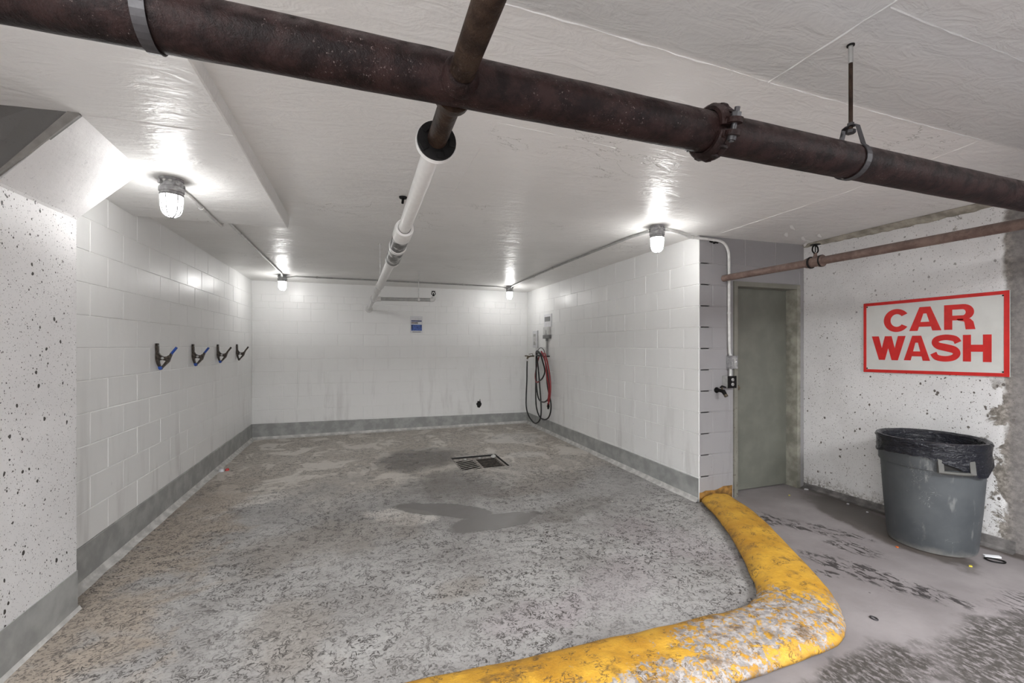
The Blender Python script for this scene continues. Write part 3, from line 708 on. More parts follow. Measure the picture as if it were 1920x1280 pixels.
def strap_hanger(x, rod_top, label, lx=0.0):
    h = thing('pipe_hanger', label, 'hanger', (x, PY, PZ + 0.1))
    loop = [(0, 0.118)]                                 # (y, z) of the strap, teardrop round the pipe
    path = []
    for k in range(25):
        t = math.radians(48 - 276 * k / 24); path.append((math.cos(t) * 0.0595, math.sin(t) * 0.0595))
    path = [(0.012, 0.122), (0.022, 0.118)] + path + [(-0.022, 0.118), (-0.012, 0.122), (0.012, 0.1225)]
    bm = NB(); prev = None
    for (y, z) in path:
        n = Vector((0, y, z)).normalized() * 0.003
        row = [bm.verts.new((x - 0.012 + lx * (z < 0.05), PY + y, PZ + z)), bm.verts.new((x + 0.012, PY + y, PZ + z)), bm.verts.new(Vector((x + 0.012, PY + y, PZ + z)) + n), bm.verts.new(Vector((x - 0.012, PY + y, PZ + z)) + n)]
        if prev:
            for i in range(4): bm.faces.new((prev[i], row[i], row[(i + 1) % 4], prev[(i + 1) % 4]))
        prev = row
    part('strap', bm, HANG, h)
    bm = NB(); tube(bm, [(x, PY, PZ + 0.112), (x, PY, rod_top - 0.06)], 0.0065, 10); part('rod', bm, PIPEB, h, True)
    bm = NB(); tube(bm, [(x, PY, rod_top - 0.065), (x, PY, rod_top)], 0.0072, 10); part('rod_thread', bm, STEEL, h, True)
    bm = NB(); lathe(bm, [(0, 0), (0.015, 0), (0.015, 0.011), (0, 0.011)], (x, PY, PZ + 0.099), (0, 0, 1), 6); lathe(bm, [(0, 0), (0.010, 0), (0.010, 0.01), (0, 0.01)], (x, PY, PZ + 0.126), (0, 0, 1), 6); part('nut', bm, HANG, h)
    bm = NB(); lathe(bm, [(0, -0.003), (0.012, -0.003), (0.012, 0.003), (0, 0.003)], (x, PY, rod_top - 0.002), (0, 0, 1), 14); part('ceiling_plug', bm, BLACK, h)
strap_hanger(1.625, zc(1.625, PY), 'steel rod and strap hanger holding the thick pipe right of its bolted coupling')
strap_hanger(-0.392, zdrop(PY), 'steel strap hanger round the thick pipe at upper left')

# ------------------------------------------------------------------ branch pipe (brown near end, white in the bay) with its side arm
bp = thing('branch_pipe', 'slim pipe running from thick pipe to back wall, brown then painted white', 'pipe', (0.2, 3.0, 2.11))
BX = lambda y: 0.219 if y < 3 else 0.219 - (y - 3) * 0.019
BZ = lambda y: 2.112 - 0.002 * max(0, y - 5)
def run(bm, ya, yb, r, seg=20, n=6): tube(bm, [(BX(y), y, BZ(y)) for y in [ya + (yb - ya) * i / n for i in range(n + 1)]], r, seg)
bm = NB(); run(bm, -1.5, PY - 0.05, 0.0293); part('brown_pipe', bm, PIPEB, bp, True)
bm = NB(); run(bm, PY + 0.05, 1.335, 0.0293); part('brown_pipe', bm, PIPEB, bp, True)
bm = NB(); lathe(bm, [(0.028, 0.0), (0.050, 0.0), (0.0595, 0.004), (0.0595, 0.012), (0.031, 0.012)], (0.219, 1.318, 2.111), (0, 1, 0), 40, close=True)
fl_ = part('flange_face', bm, BLACK, bp, True)
for k in range(5):
    t = 2 * PI * k / 5 + 0.4; d = Vector((math.cos(t), 0, math.sin(t)))
    bm = NB(); box(bm, -0.012, 0.012, -0.005, 0.004, 0.036, 0.056, 0.002); bmesh.ops.transform(bm, verts=bm.verts, matrix=Matrix.Translation((0.219, 1.318, 2.111)) @ Matrix.Rotation(t, 4, 'Y')); part('flange_lug', bm, BLACK, bp)
bm = NB(); lathe(bm, [(0.03, 0.012), (0.061, 0.012), (0.0625, 0.018), (0.060, 0.022), (0.060, 0.024), (0.0625, 0.028), (0.058, 0.036), (0.045, 0.044), (0.033, 0.05)], (0.219, 1.318, 2.111), (0, 1, 0), 40); part('flange_rim', bm, PIPEW, bp, True)
bm = NB(); run(bm, 1.33, 2.42, 0.0315); part('white_pipe', bm, PIPEW, bp, True)
bm = NB(); lathe(bm, [(0.034, 0), (0.047, 0.0), (0.051, 0.03), (0.049, 0.07), (0.046, 0.09), (0.051, 0.11), (0.051, 0.18), (0.044, 0.2), (0.03, 0.2)], (0.219, 2.36, 2.111), (0, 1, 0), 28); part('coupling_collar', bm, PIPEW, bp, True)
bm = NB(); lathe(bm, [(0.03, 0), (0.048, 0.0), (0.049, 0.25), (0.03, 0.25)], (0.219, 2.54, 2.111), (0, 1, 0), 24); part('valve_body', bm, SOOT, bp, True)
bm = NB(); lathe(bm, [(0.03, 0), (0.053, 0.0), (0.055, 0.03), (0.053, 0.06), (0.03, 0.06)], (0.219, 2.79, 2.111), (0, 1, 0), 24); part('coupling_collar', bm, PIPEW, bp, True)
bm = NB(); lathe(bm, [(0.03, 0), (0.050, 0.0), (0.051, 0.40), (0.03, 0.40)], (0.219, 2.85, 2.111), (0, 1, 0), 24); part('valve_body', bm, SOOT, bp, True)
bm = NB(); lathe(bm, [(0.03, 0), (0.052, 0.0), (0.052, 0.05), (0.044, 0.08), (0.03, 0.09)], (0.218, 3.25, 2.111), (0, 1, 0), 24); part('coupling_collar', bm, PIPEW, bp, True)
bm = NB(); run(bm, 3.30, 5.2, 0.036); part('white_pipe', bm, PIPEW, bp, True)
bm = NB(); run(bm, 5.16, 6.05, 0.032); run(bm, 5.16, 5.22, 0.04); part('white_pipe', bm, PIPEW, bp, True)
bm = NB(); lathe(bm, [(0.028, 0), (0.045, 0), (0.045, 0.12), (0.028, 0.12)], (BX(6.1), 6.02, 2.11), (0, 1, 0), 20); tube(bm, [(BX(6.1), 6.08, 2.11), (0.25, 6.08, 2.112)], 0.034, 16); part('tee', bm, PIPEW, bp, True)
bm = NB(); run(bm, 6.10, YB, 0.027); part('white_pipe', bm, PIPEW, bp, True)
bm = NB(); lathe(bm, [(0.024, 0), (0.06, 0.0), (0.055, -0.012), (0.03, -0.02)], (BX(YB), YB - 0.002, BZ(YB)), (0, 1, 0), 20); part('wall_escutcheon', bm, PIPEW, bp, True)
bm = NB(); tube(bm, [(0.24, 6.08, 2.112), (0.93, 6.08, 2.122)], 0.024, 16); part('side_arm', bm, CONDG, bp, True)
bm = NB(); tube(bm, catmull([(0.91, 6.08, 2.122), (0.945, 6.08, 2.124), (0.958, 6.08, 2.14), (0.958, 6.08, 2.172)], 4), 0.029, 14); part('elbow', bm, PIPEW, bp, True)
sh_ = [(0.012, 0), (0.014, 0.02), (0.008, 0.03), (0.008, 0.05), (0.0, 0.05)]
bm = NB(); lathe(bm, sh_, (0.958, 6.08, 2.170), (0, 0, 1), 12)
for s_ in (-1, 1): tube(bm, catmull([(0.958 + s_ * 0.012, 6.08, 2.19), (0.958 + s_ * 0.026, 6.08, 2.205), (0.958 + s_ * 0.02, 6.08, 2.23), (0.958, 6.08, 2.243)], 4), 0.0055, 8)
lathe(bm, [(0, 0.072), (0.028, 0.072), (0.030, 0.076), (0, 0.08)], (0.958, 6.08, 2.170), (0, 0, 1), 12); part('sprinkler_head', bm, BLACK, bp, True)
def rod_hanger(x, y, ztop, zpipe, r, label):
    h = thing('rod_hanger', label, 'hanger', (x, y, ztop))
    bm = NB(); tube(bm, [(x, y, ztop + 0.01), (x, y, zpipe + r)], 0.005, 8); part('rod', bm, COND, h, True)
    bm = NB(); lathe(bm, [(r + 0.001, -0.014), (r + 0.006, -0.014), (r + 0.006, 0.014), (r + 0.001, 0.014)], (x, y, zpipe), (1, 0, 0) if r < 0.03 else (0, 1, 0), 20, close=True); part('ring', bm, COND, h, True)
    bm = NB(); lathe(bm, [(0, -0.004), (0.018, -0.004), (0.018, 0.01), (0, 0.01)], (x, y, ztop), (0, 0, 1), 12); part('ceiling_plug', bm, COND, h)
rod_hanger(0.754, 6.08, zc(0.754, 6.08), 2.119, 0.024, 'thin rod hanger holding the short grey side arm of the white pipe')
rod_hanger(BX(4.72), 4.72, zc(0.19, 4.72), BZ(4.72), 0.037, 'thin white rod hanger holding the white pipe in mid bay')
bm = NB(); lathe(bm, [(0, 0), (0.026, 0), (0.03, 0.012), (0, 0.014)], (0.29, 3.25, zc(0.29, 3.25) - 0.012), (0, 0, 1), 14); tube(bm, [(0.29, 3.25, zc(.29, 3.25) - 0.012), (0.286, 3.245, zc(.29, 3.25) - 0.05)], 0.009, 8)
tag(obj('ceiling_bolt', bm, BLACK, None, True), 'small black bolt under the ceiling beside the white pipe', 'bolt')

# ------------------------------------------------------------------ red-brown pipe at the right with its ring hanger
rp = thing('rust_pipe', 'red brown pipe from the door wall towards the viewer past the sign', 'pipe', (3.343, 2.2, 2.135))
bm = NB(); tube(bm, [(3.343 - 0.025 * max(0, min(1, (YF - 0.12 * i - 2.45) / 0.83)), YF + 0.03 - 0.12 * i, 2.135) for i in range(42)], 0.0305, 22); wobble(bm, 0.0004); part('pipe_run', bm, PIPER, rp, True)
bm = NB(); lathe(bm, [(0.028, -0.075), (0.037, -0.072), (0.041, -0.055), (0.041, -0.035), (0.038, -0.033), (0.038, 0.03), (0.045, 0.034), (0.045, 0.058), (0.040, 0.066), (0.028, 0.068)], (3.343, 2.40, 2.135), (0, -1, 0), 26); part('coupling', bm, PIPER, rp, True)
for h_ in (-0.034, 0.052):
    bm = NB(); lathe(bm, [(0.040, -0.006), (0.0465, -0.006), (0.0465, 0.006), (0.040, 0.006)], (3.343, 2.40, 2.135), (0, -1, 0), 26, close=True); bmesh.ops.translate(bm, verts=bm.verts, vec=(0, -h_, 0)); part('groove_ring', bm, BLACK, rp, True)
bm = NB(); tube(bm, catmull([(3.343, 2.40, 2.165), (3.343, 2.40, 2.185), (3.343, 2.40, 2.205)], 3), [0.018] * 3 + [0.012] * 4, 12); part('outlet', bm, PIPER, rp, True)
bm = NB()
for k in range(2):
    s_ = 1 if k else -1; tube(bm, catmull([(3.343 + s_ * 0.008, 2.40, 2.20), (3.343 + s_ * 0.03, 2.40, 2.22), (3.343 + s_ * 0.026, 2.40, 2.25), (3.343, 2.40, 2.268)], 5), 0.0055, 8)
tube(bm, [(3.343, 2.4, 2.21), (3.343, 2.4, 2.26)], 0.004, 8); lathe(bm, [(0, 0), (0.036, 0), (0.036, 0.003), (0, 0.005)], (3.343, 2.40, 2.268), (0, 0, 1), 16); part('sprinkler_head', bm, BLACK, rp, True)

# ------------------------------------------------------------------ caged lamps and their conduits
def lamp(x, y, z, label):
    t = thing('ceiling_lamp', label, 'lamp', (x, y, z), group='caged jar lamps on the ceiling')
    def P(n, bm, m, sm=True):
        bmesh.ops.scale(bm, verts=bm.verts, vec=(0.93, 0.93, 0.93)); return obj(n, bm, m, t, sm)
    bm = NB(); lathe(bm, [(0, 0), (0.066, 0), (0.066, -0.012), (0.060, -0.016), (0.060, -0.052), (0.064, -0.056), (0, -0.056)], seg=28)
    for k in range(4):
        a = PI / 4 + k * PI / 2; tube(bm, [(0.05 * math.cos(a), 0.05 * math.sin(a), -0.033), (0.073 * math.cos(a), 0.073 * math.sin(a), -0.033)], 0.015, 10)
    P('junction_box', bm, GALV)
    for k in range(2): 
        a = -PI / 2 + 0.5 * k - 0.3; bm = NB(); lathe(bm, [(0, 0), (0.01, 0), (0.008, 0.005), (0, 0.006)], (0.059 * math.cos(a), 0.059 * math.sin(a), -0.024), (math.cos(a), math.sin(a), 0), 10); P('screw', bm, STEEL)
    bm = NB(); lathe(bm, [(0, -0.056), (0.066, -0.056), (0.069, -0.062), (0.069, -0.084), (0.063, -0.09), (0.063, -0.098), (0.066, -0.101), (0.056, -0.105), (0, -0.105)], seg=28); P('collar', bm, GALV)
    bm = NB(); lathe(bm, [(0.0, -0.103), (0.050, -0.103), (0.050, -0.15), (0.047, -0.19), (0.040, -0.215), (0.026, -0.232), (0.0, -0.237)], seg=28); P('globe', bm, GLOBE)
    bm = NB()
    for k in range(6):
        a = k * PI / 3 + 0.35; c, s = math.cos(a), math.sin(a)
        tube(bm, catmull([(0.061 * c, 0.061 * s, -0.098), (0.059 * c, 0.059 * s, -0.15), (0.055 * c, 0.055 * s, -0.20), (0.042 * c, 0.042 * s, -0.23), (0.018 * c, 0.018 * s, -0.246), (0, 0, -0.248)], 3), 0.0042, 6)
    lathe(bm, [(0.057, -0.104), (0.0635, -0.104), (0.0635, -0.110), (0.057, -0.110)], seg=28, close=True); P('wire_guard', bm, GALV)
    return t
LP = [(-1.081, 3.144, zdrop(3.144), 'caged jar lamp nearest the viewer, under the lower slab on the left'), (-1.08, 7.03, zc(-1.08, 7.03), 'small far caged jar lamp near the left back corner'),
      (2.452, 3.158, zc(2.452, 3.158), 'caged jar lamp above the front end of the right block wall'), (2.434, 7.09, zc(2.434, 7.09), 'small far caged jar lamp near the right back corner')]
for a in LP: lamp(*a)
def conduit(name, pts, r, mat, label, clips=()):
    t = thing(name, label, 'conduit', pts[0])
    bm = NB(); tube(bm, pts, r, 10); part('tube', bm, mat, t, True)
    for (p, ax) in clips:
        bm = NB(); lathe(bm, [(r + 0.0005, -0.01), (r + 0.004, -0.01), (r + 0.004, 0.01), (r + 0.0005, 0.01)], p, ax, 12, close=True); part('clip', bm, mat, t, True)
    return t
CR = 0.0115; zo = -0.016
L1, L2, L3, L4 = LP
p = [(-1.078, 3.19, L1[2] - 0.033), (-1.072, 3.3, L1[2] - 0.025)] + [(-1.066, y, zdrop(y) + zo) for y in (3.4, 3.7, 3.95)] + [(-1.058, 4.04, zdrop(4.02) + zo - 0.004), (-1.055, 4.10, zc(-1.05, 4.1) + zo - 0.005)] + [(-1.055, y, zc(-1.055, y) + zo) for y in (4.2, 4.8, 5.5, 6.2, 6.8)] + [(-1.075, 6.98, L2[2] - 0.033)]
conduit('conduit', p, CR, COND, 'thin conduit between the two lamps on the left side', [((-1.068, 3.62, zdrop(3.62) + zo), (0, 1, 0)), ((-1.055, 4.6, zc(-1.05, 4.6) + zo), (0, 1, 0))])
p = [(-1.02, 7.03, L2[2] - 0.033), (-0.9, 7.035, zc(-.9, 7.03) + zo)] + [(x, 7.035 + 0.015 * (x + 1) , zc(x, 7.05) + zo) for x in (-0.5, 0, 0.6, 1.2, 1.8, 2.2)] + [(2.38, 7.09, L4[2] - 0.033)]
conduit('conduit', p, CR, CONDG, 'thin conduit between the two far lamps along the back wall', [((-0.62, 7.04, zc(-.6, 7.04) + zo), (1, 0, 0)), ((1.6, 7.07, zc(1.6, 7.04) + zo), (1, 0, 0))])
p = [(2.434, 7.03, L4[2] - 0.033), (2.425, 6.9, zc(2.43, 6.9) + zo)] + [(2.425 - 0.04 * math.sin((6.9 - y) / 3.6 * PI), y, zc(2.4, y) + zo) for y in (6.3, 5.6, 4.9, 4.2, 3.5)] + [(2.45, 3.3, L3[2] - 0.02), (2.452, 3.22, L3[2] - 0.033)]
conduit('conduit', p, CR, CONDG, 'thin conduit between the two lamps on the right side', [((2.385, 5.2, zc(2.4, 5.2) + zo), (0, 1, 0)), ((2.40, 5.9, zc(2.4, 5.9) + zo), (0, 1, 0))])
bm_pts = catmull([(2.51, 3.165, L3[2] - 0.033), (2.62, 3.18, L3[2] - 0.024), (2.75, 3.22, zc(2.8, 3.2) - 0.022), (2.88, YF - 0.02, 2.498), (3.0, YF - 0.018, 2.495), (3.2, YF - 0.018, 2.492), (3.30, YF - 0.018, 2.475), (3.355, YF - 0.018, 2.41), (3.37, YF - 0.018, 2.3), (3.37, YF - 0.018, 1.9), (3.372, YF - 0.02, 1.45), (3.385, YF - 0.03, 1.385)], 5)
conduit('conduit', bm_pts, 0.013, COND, 'white conduit bending from the right front lamp down the wall beside the door', [((2.93, YF - 0.019, 2.497), (1, 0, 0)), ((3.37, YF - 0.018, 1.8), (0, 0, 1))])

# ------------------------------------------------------------------ boxes, tap by the door
def ebox(name, label, x0, x1, z0, z1, depth, plate, cat):
    t = thing(name, label, cat, ((x0 + x1) / 2, YF, z0))
    bm = NB(); box(bm, x0, x1, YF - depth, YF - 0.001, z0, z1, 0.003); part('housing', bm, GALV if plate is not BLACK else CONDG, t)
    bm = NB(); box(bm, x0 - 0.002, x1 + 0.002, YF - depth - 0.005, YF - depth + 0.001, z0 - 0.002, z1 + 0.002, 0.002); part('cover_plate', bm, plate, t)
    return t
def wbox(): pass
sb = ebox('switch_box', 'grey metal switch box on the conduit beside the door', 3.353, 3.428, 1.262, 1.385, 0.062, GALV, 'switch')
bm = NB(); box(bm, 3.378, 3.403, YF - 0.072, YF - 0.066, 1.285, 1.36, 0.002); part('switch_strap', bm, CONDG, sb)
bm = NB(); tube(bm, [(3.39, YF - 0.068, 1.32), (3.39, YF - 0.086, 1.33)], 0.006, 8); part('toggle', bm, PAPER, sb)
bm = NB(); tube(bm, [(3.375, YF - 0.03, 1.265), (3.375, YF - 0.03, 1.185)], 0.012, 10); part('nipple', bm, COND, sb)
ob = ebox('outlet_box', 'black faced socket box with two round sockets below the switch', 3.305, 3.408, 1.078, 1.19, 0.066, BLACK, 'socket')
for z in (1.112, 1.156):
    bm = NB(); lathe(bm, [(0, 0), (0.0165, 0), (0.0165, 0.004), (0.014, 0.006), (0, 0.006)], (3.36, YF - 0.07, z), (0, -1, 0), 20); r_ = part('socket', bm, STEEL, ob, True)
    for dx in (-0.006, 0.006):
        bm = NB(); box(bm, dx - 0.0012, dx + 0.0012, -0.0004, 0.0002, -0.004, 0.004); s_ = obj('slot', bm, BLACK, r_); s_.location = Vector((3.36, YF - 0.0765, z)) - rel(ob)
hb = thing('hose_bib', 'dark iron tap sticking out of the block pier below the socket box', 'tap', (3.232, YF, 1.05))
bm = NB(); tube(bm, [(3.232, YF + 0.002, 1.055), (3.232, YF - 0.05, 1.055), (3.232, YF - 0.085, 1.05), (3.232, YF - 0.11, 1.02)], [0.016, 0.016, 0.02, 0.016], 14); lathe(bm, [(0, 0), (0.028, 0), (0.028, 0.006), (0, 0.008)], (3.232, YF, 1.055), (0, -1, 0), 16); part('tap_body', bm, BLACK, hb, True)
bm = NB(); tube(bm, [(3.232, YF - 0.07, 1.06), (3.225, YF - 0.075, 1.095)], 0.009, 10); part('stem', bm, BRASS, hb, True)
bm = NB(); tube(bm, [(3.20, YF - 0.08, 1.088), (3.225, YF - 0.075, 1.098), (3.275, YF - 0.07, 1.086)], [0.007, 0.01, 0.007], 10); part('handle', bm, BLACK, hb, True)
bm = NB(); lathe(bm, [(0, 0), (0.018, 0), (0.018, 0.02), (0.014, 0.022), (0, 0.022)], (3.232, YF - 0.108, 1.022), (0.2, -0.6, -1), 14); part('outlet_thread', bm, BRASS, hb, True)
for k in range(5):
    x = 3.155 + 0.022 * k + random.uniform(-.006, .006); bm = NB()
    bmesh.ops.create_icosphere(bm, subdivisions=2, radius=0.012, matrix=Matrix.Translation((x, YF, 2.475 + random.uniform(-.008, .006))) @ Matrix.Diagonal((1.3, 0.4, 0.8, 1)))
    for v in bm.verts: v.co += Vector((random.uniform(-1, 1), 0, random.uniform(-1, 1))) * 0.003
    obj('gap_chip', bm, BLACK, wm)

# ------------------------------------------------------------------ sign with lettering
sg = thing('car_wash_sign', 'white sign with red border and red letters CAR WASH', 'sign', (XW, 2.22, 1.56))
SY0, SY1 = 2.70, 1.748
def sp(u, v, d):     # u 0..1 left to right, v 0..1 bottom to top, d out from the wall
    y = SY0 + (SY1 - SY0) * u; z = (1.240 + 0.018 * u) + v * (0.629 - 0.006 * u); return Vector((XW - d, y, z))
bm = NB(); prism(bm, [(0, 0), (1, 0), (1, 1), (0, 1)], lambda p: sp(*p, 0.012), lambda p: sp(*p, 0.003)); part('sign_board', bm, SIGNW, sg)
bu, bv = 0.0235, 0.042
for q in ([(0, 0), (1, 0), (1, bv), (0, bv)], [(0, 1 - bv), (1, 1 - bv), (1, 1), (0, 1)], [(0, bv), (bu, bv), (bu, 1 - bv), (0, 1 - bv)], [(1 - bu * 1.25, bv), (1, bv), (1, 1 - bv), (1 - bu * 1.25, 1 - bv)]):
    bm = NB(); prism(bm, q, lambda p: sp(*p, 0.0145), lambda p: sp(*p, 0.0115)); part('border', bm, RED, sg)
for u, v in ((0.03, 0.055), (0.965, 0.055), (0.03, 0.945), (0.965, 0.945)):
    bm = NB(); lathe(bm, [(0, 0), (0.006, 0), (0.005, 0.003), (0, 0.004)], sp(u, v, 0.012), (-1, 0, 0), 12); part('screw', bm, BLACK, sg)
def arc(cx, cy, rx, ry, a0, a1, n=14): return [(cx + rx * math.cos(math.radians(a0 + (a1 - a0) * i / n)), cy + ry * math.sin(math.radians(a0 + (a1 - a0) * i / n))) for i in range(n + 1)]
def band(o, i): return [[o[k], o[k + 1], i[k + 1], i[k]] for k in range(len(o) - 1)]
def ribbon(path, ws):
    out = []; L = []; Rr = []
    for k, p in enumerate(path):
        a = path[max(0, k - 1)]; b = path[min(len(path) - 1, k + 1)]; dx, dy = b[0] - a[0], b[1] - a[1]; l = math.hypot(dx, dy) or 1
        w = ws[k] / 2; L.append((p[0] - dy / l * w, p[1] + dx / l * w)); Rr.append((p[0] + dy / l * w, p[1] - dx / l * w))
    return band(L, Rr)
def glyph(c):
    if c == 'C': return band(arc(.545, .5, .545, .52, 34, 326, 30), arc(.56, .5, .265, .285, 40, 320, 30))
    if c == 'A': return [[(0, 0), (.33, 1), (.52, 1), (.27, 0)], [(1, 0), (.67, 1), (.48, 1), (.73, 0)], [(.22, .17), (.78, .17), (.72, .37), (.28, .37)], [(.33, 1), (.67, 1), (.58, .72), (.42, .72)]]
    if c == 'W': return [[(0, 1), (.22, 0), (.40, 0), (.215, 1)], [(1, 1), (.78, 0), (.60, 0), (.785, 1)], [(.22, 0), (.40, 0), (.60, 1), (.40, 1)], [(.78, 0), (.60, 0), (.40, 1), (.60, 1)]]
    if c == 'H': return [[(0, 0), (.29, 0), (.29, 1), (0, 1)], [(.71, 0), (1, 0), (1, 1), (.71, 1)], [(.25, .37), (.75, .37), (.75, .63), (.25, .63)]]
    if c == 'R':
        g = [[(0, 0), (.27, 0), (.27, 1), (0, 1)], [(.25, .80), (.62, .80), (.62, 1), (.25, 1)], [(.25, .37), (.62, .37), (.62, .56), (.25, .56)]]
        g += band(arc(.62, .685, .34, .315, 90, -90), arc(.60, .68, .10, .12, 90, -90))
        g += [[(.42, .42), (.72, .42), (.70, .30), (.45, .36)], [(.62, .42), (.84, .42), (.94, .30), (.66, .28)], [(.66, .30), (.94, .30), (1.0, 0), (.70, 0)]]
        return g
    if c == 'S':
        path = catmull([(x, y, 0) for x, y in ((.90, .70), (.80, .84), (.50, .895), (.22, .83), (.15, .70), (.26, .585), (.52, .515), (.78, .435), (.86, .30), (.76, .165), (.50, .105), (.20, .155), (.09, .31))], 4)
        n = len(path); ws = [0.235 - 0.03 * math.sin(k / (n - 1) * 2 * PI * 1.5) for k in range(n)]
        return ribbon([(p.x, p.y) for p in path], ws)
LET = [('C', 2.537, 2.361, 1.605, 1.797), ('A', 2.348, 2.133, 1.606, 1.803), ('R', 2.116, 1.93, 1.608, 1.804), ('W', 2.632, 2.374, 1.356, 1.566), ('A', 2.387, 2.206, 1.358, 1.566), ('S', 2.202, 2.012, 1.355, 1.572), ('H', 2.002, 1.841, 1.361, 1.566)]
for ch, ya_, yb_, za, zb in LET:
    bm = NB()
    for i, q in enumerate(glyph(ch)):
        d = 0.0135 + 0.00002 * (i % 5)
        mp_ = lambda p, dd: Vector((XW - dd, ya_ + (yb_ - ya_) * p[0], za + (zb - za) * p[1]))
        prism(bm, q, lambda p: mp_(p, d), lambda p: mp_(p, 0.0115))
    part('letter', bm, RED, sg)

# ------------------------------------------------------------------ bin and its liner
CX, CY, CH = 4.055, 2.035, 0.80
tc = thing('trash_can', 'large round scuffed grey plastic bin standing below the sign', 'bin', (CX, CY, 0))
bm = NB(); lathe(bm, [(0, 0.012), (0.225, 0.012), (0.232, 0.0), (0.243, 0.004), (0.25, 0.03), (0.272, 0.30), (0.291, 0.605), (0.281, 0.608), (0.264, 0.605), (0.24, 0.06), (0, 0.05)], seg=64); obj('body', bm, CAN, tc, True)
bm = NB(); lathe(bm, [(0.280, 0.602), (0.299, 0.602), (0.302, 0.607), (0.303, 0.77), (0.308, 0.772), (0.313, 0.780), (0.311, 0.793), (0.303, 0.798), (0.292, 0.793), (0.286, 0.775), (0.279, 0.61)], seg=64, close=True); obj('rim_band', bm, CAN, tc, True)
for hang_ in (231, 51):
    a = math.radians(hang_); hd = bpy.data.objects.new('handle', None); COL.objects.link(hd); hd.parent = tc; hd.rotation_euler = (0, 0, a)
    for s in (-1, 1):
        bm = NB(); y = s * 0.085
        prism(bm, [(0.298, 0.604), (0.318, 0.598), (0.325, 0.606), (0.310, 0.690), (0.298, 0.70)], lambda p: (p[0], y - 0.015, p[1]), lambda p: (p[0], y + 0.015, p[1])); obj('bracket', bm, HANDLE, hd)
    bm = NB(); tube(bm, catmull([(0.310, -0.085, 0.606), (0.321, -0.05, 0.606), (0.325, 0, 0.606), (0.321, 0.05, 0.606), (0.310, 0.085, 0.606)], 4), 0.012, 10); obj('grip', bm, HANDLE, hd, True)
    bm = NB(); lathe(bm, [(0.3035, -0.006), (0.305, 0.0)], seg=6); bm.clear(); box(bm, 0.300, 0.3045, -0.07, 0.07, 0.620, 0.685); obj('recess_shade', bm, DARK, hd)  # flat dark plate standing in for the shade inside the handle recess
bl = thing('bin_liner', 'black plastic bag lining the bin and folded out over its rim', 'bag', (CX, CY, 0.3))
bm = NB(); rng = random.Random(5); NS = 180; rows = []
ph = [rng.uniform(0, 6.28) for _ in range(12)]
def wr_(t, k): return sum(math.sin(t * f + ph[i] + k * (0.6 + 0.25 * i)) * a for i, (f, a) in enumerate(((5, .3), (9, .3), (14, .25), (23, .22), (37, .16), (58, .1))))
def hem(t):
    d = (math.degrees(t) - 262 + 540) % 360 - 180       # lowest at the right of the bin as seen
    return 0.685 - 0.095 * math.exp(-(d / 34) ** 2) - 0.012 * math.sin(t * 3 + 1) - 0.007 * wr_(t, 0.4)
prof = [('i', 0.30, 0.10), ('i', 0.45, 0.20), ('i', 0.60, 0.245), ('i', 0.70, 0.268), ('i', 0.755, 0.276), ('i', 0.792, 0.284), ('r', 0.8025, 0.297), ('r', 0.8045, 0.304), ('r', 0.801, 0.3135), ('o', 0.0, 0.319), ('o', 0.12, 0.3165), ('o', 0.28, 0.311), ('o', 0.45, 0.3105), ('o', 0.65, 0.312), ('o', 0.85, 0.314), ('o', 1.0, 0.316)]
for (kd, a, r) in prof:
    row = []
    for k in range(NS):
        t = 2 * PI * k / NS
        if kd == 'i': rr = r - 0.016 * (1 - (a - .3) / .5 * 0.6) * (wr_(t + 0.25 * a, a * 2) + 0.2); rr = min(rr, r); z = a - 0.3
        elif kd == 'r': rr = r + 0.0012 * wr_(t, 1) + 0.001; z = a - 0.3 + 0.0012 * (wr_(t, 1) + .8)
        else:
            h = hem(t); z = 0.786 + (h - 0.786) * a - 0.3; rr = r + 0.004 * (wr_(t * 0.5 + a * 1.6, a * 5) + 0.7) + (0.004 * (wr_(t, a * 7)) if a > .8 else 0)
            if 1.1 > abs((math.degrees(t) - 231 + 540) % 360 - 180) / 22: rr += 0.004
            rr = max(rr, 0.3105 if z + 0.3 < 0.77 else 0.316)
        row.append(bm.verts.new((rr * math.cos(t), rr * math.sin(t), z)))
    rows.append(row)
for q, w in zip(rows, rows[1:]):
    for k in range(NS): bm.faces.new((q[k], q[(k + 1) % NS], w[(k + 1) % NS], w[k]))
bm.faces.new(rows[0][::-1])
o = obj('bag_film', bm, BAG, bl, True)

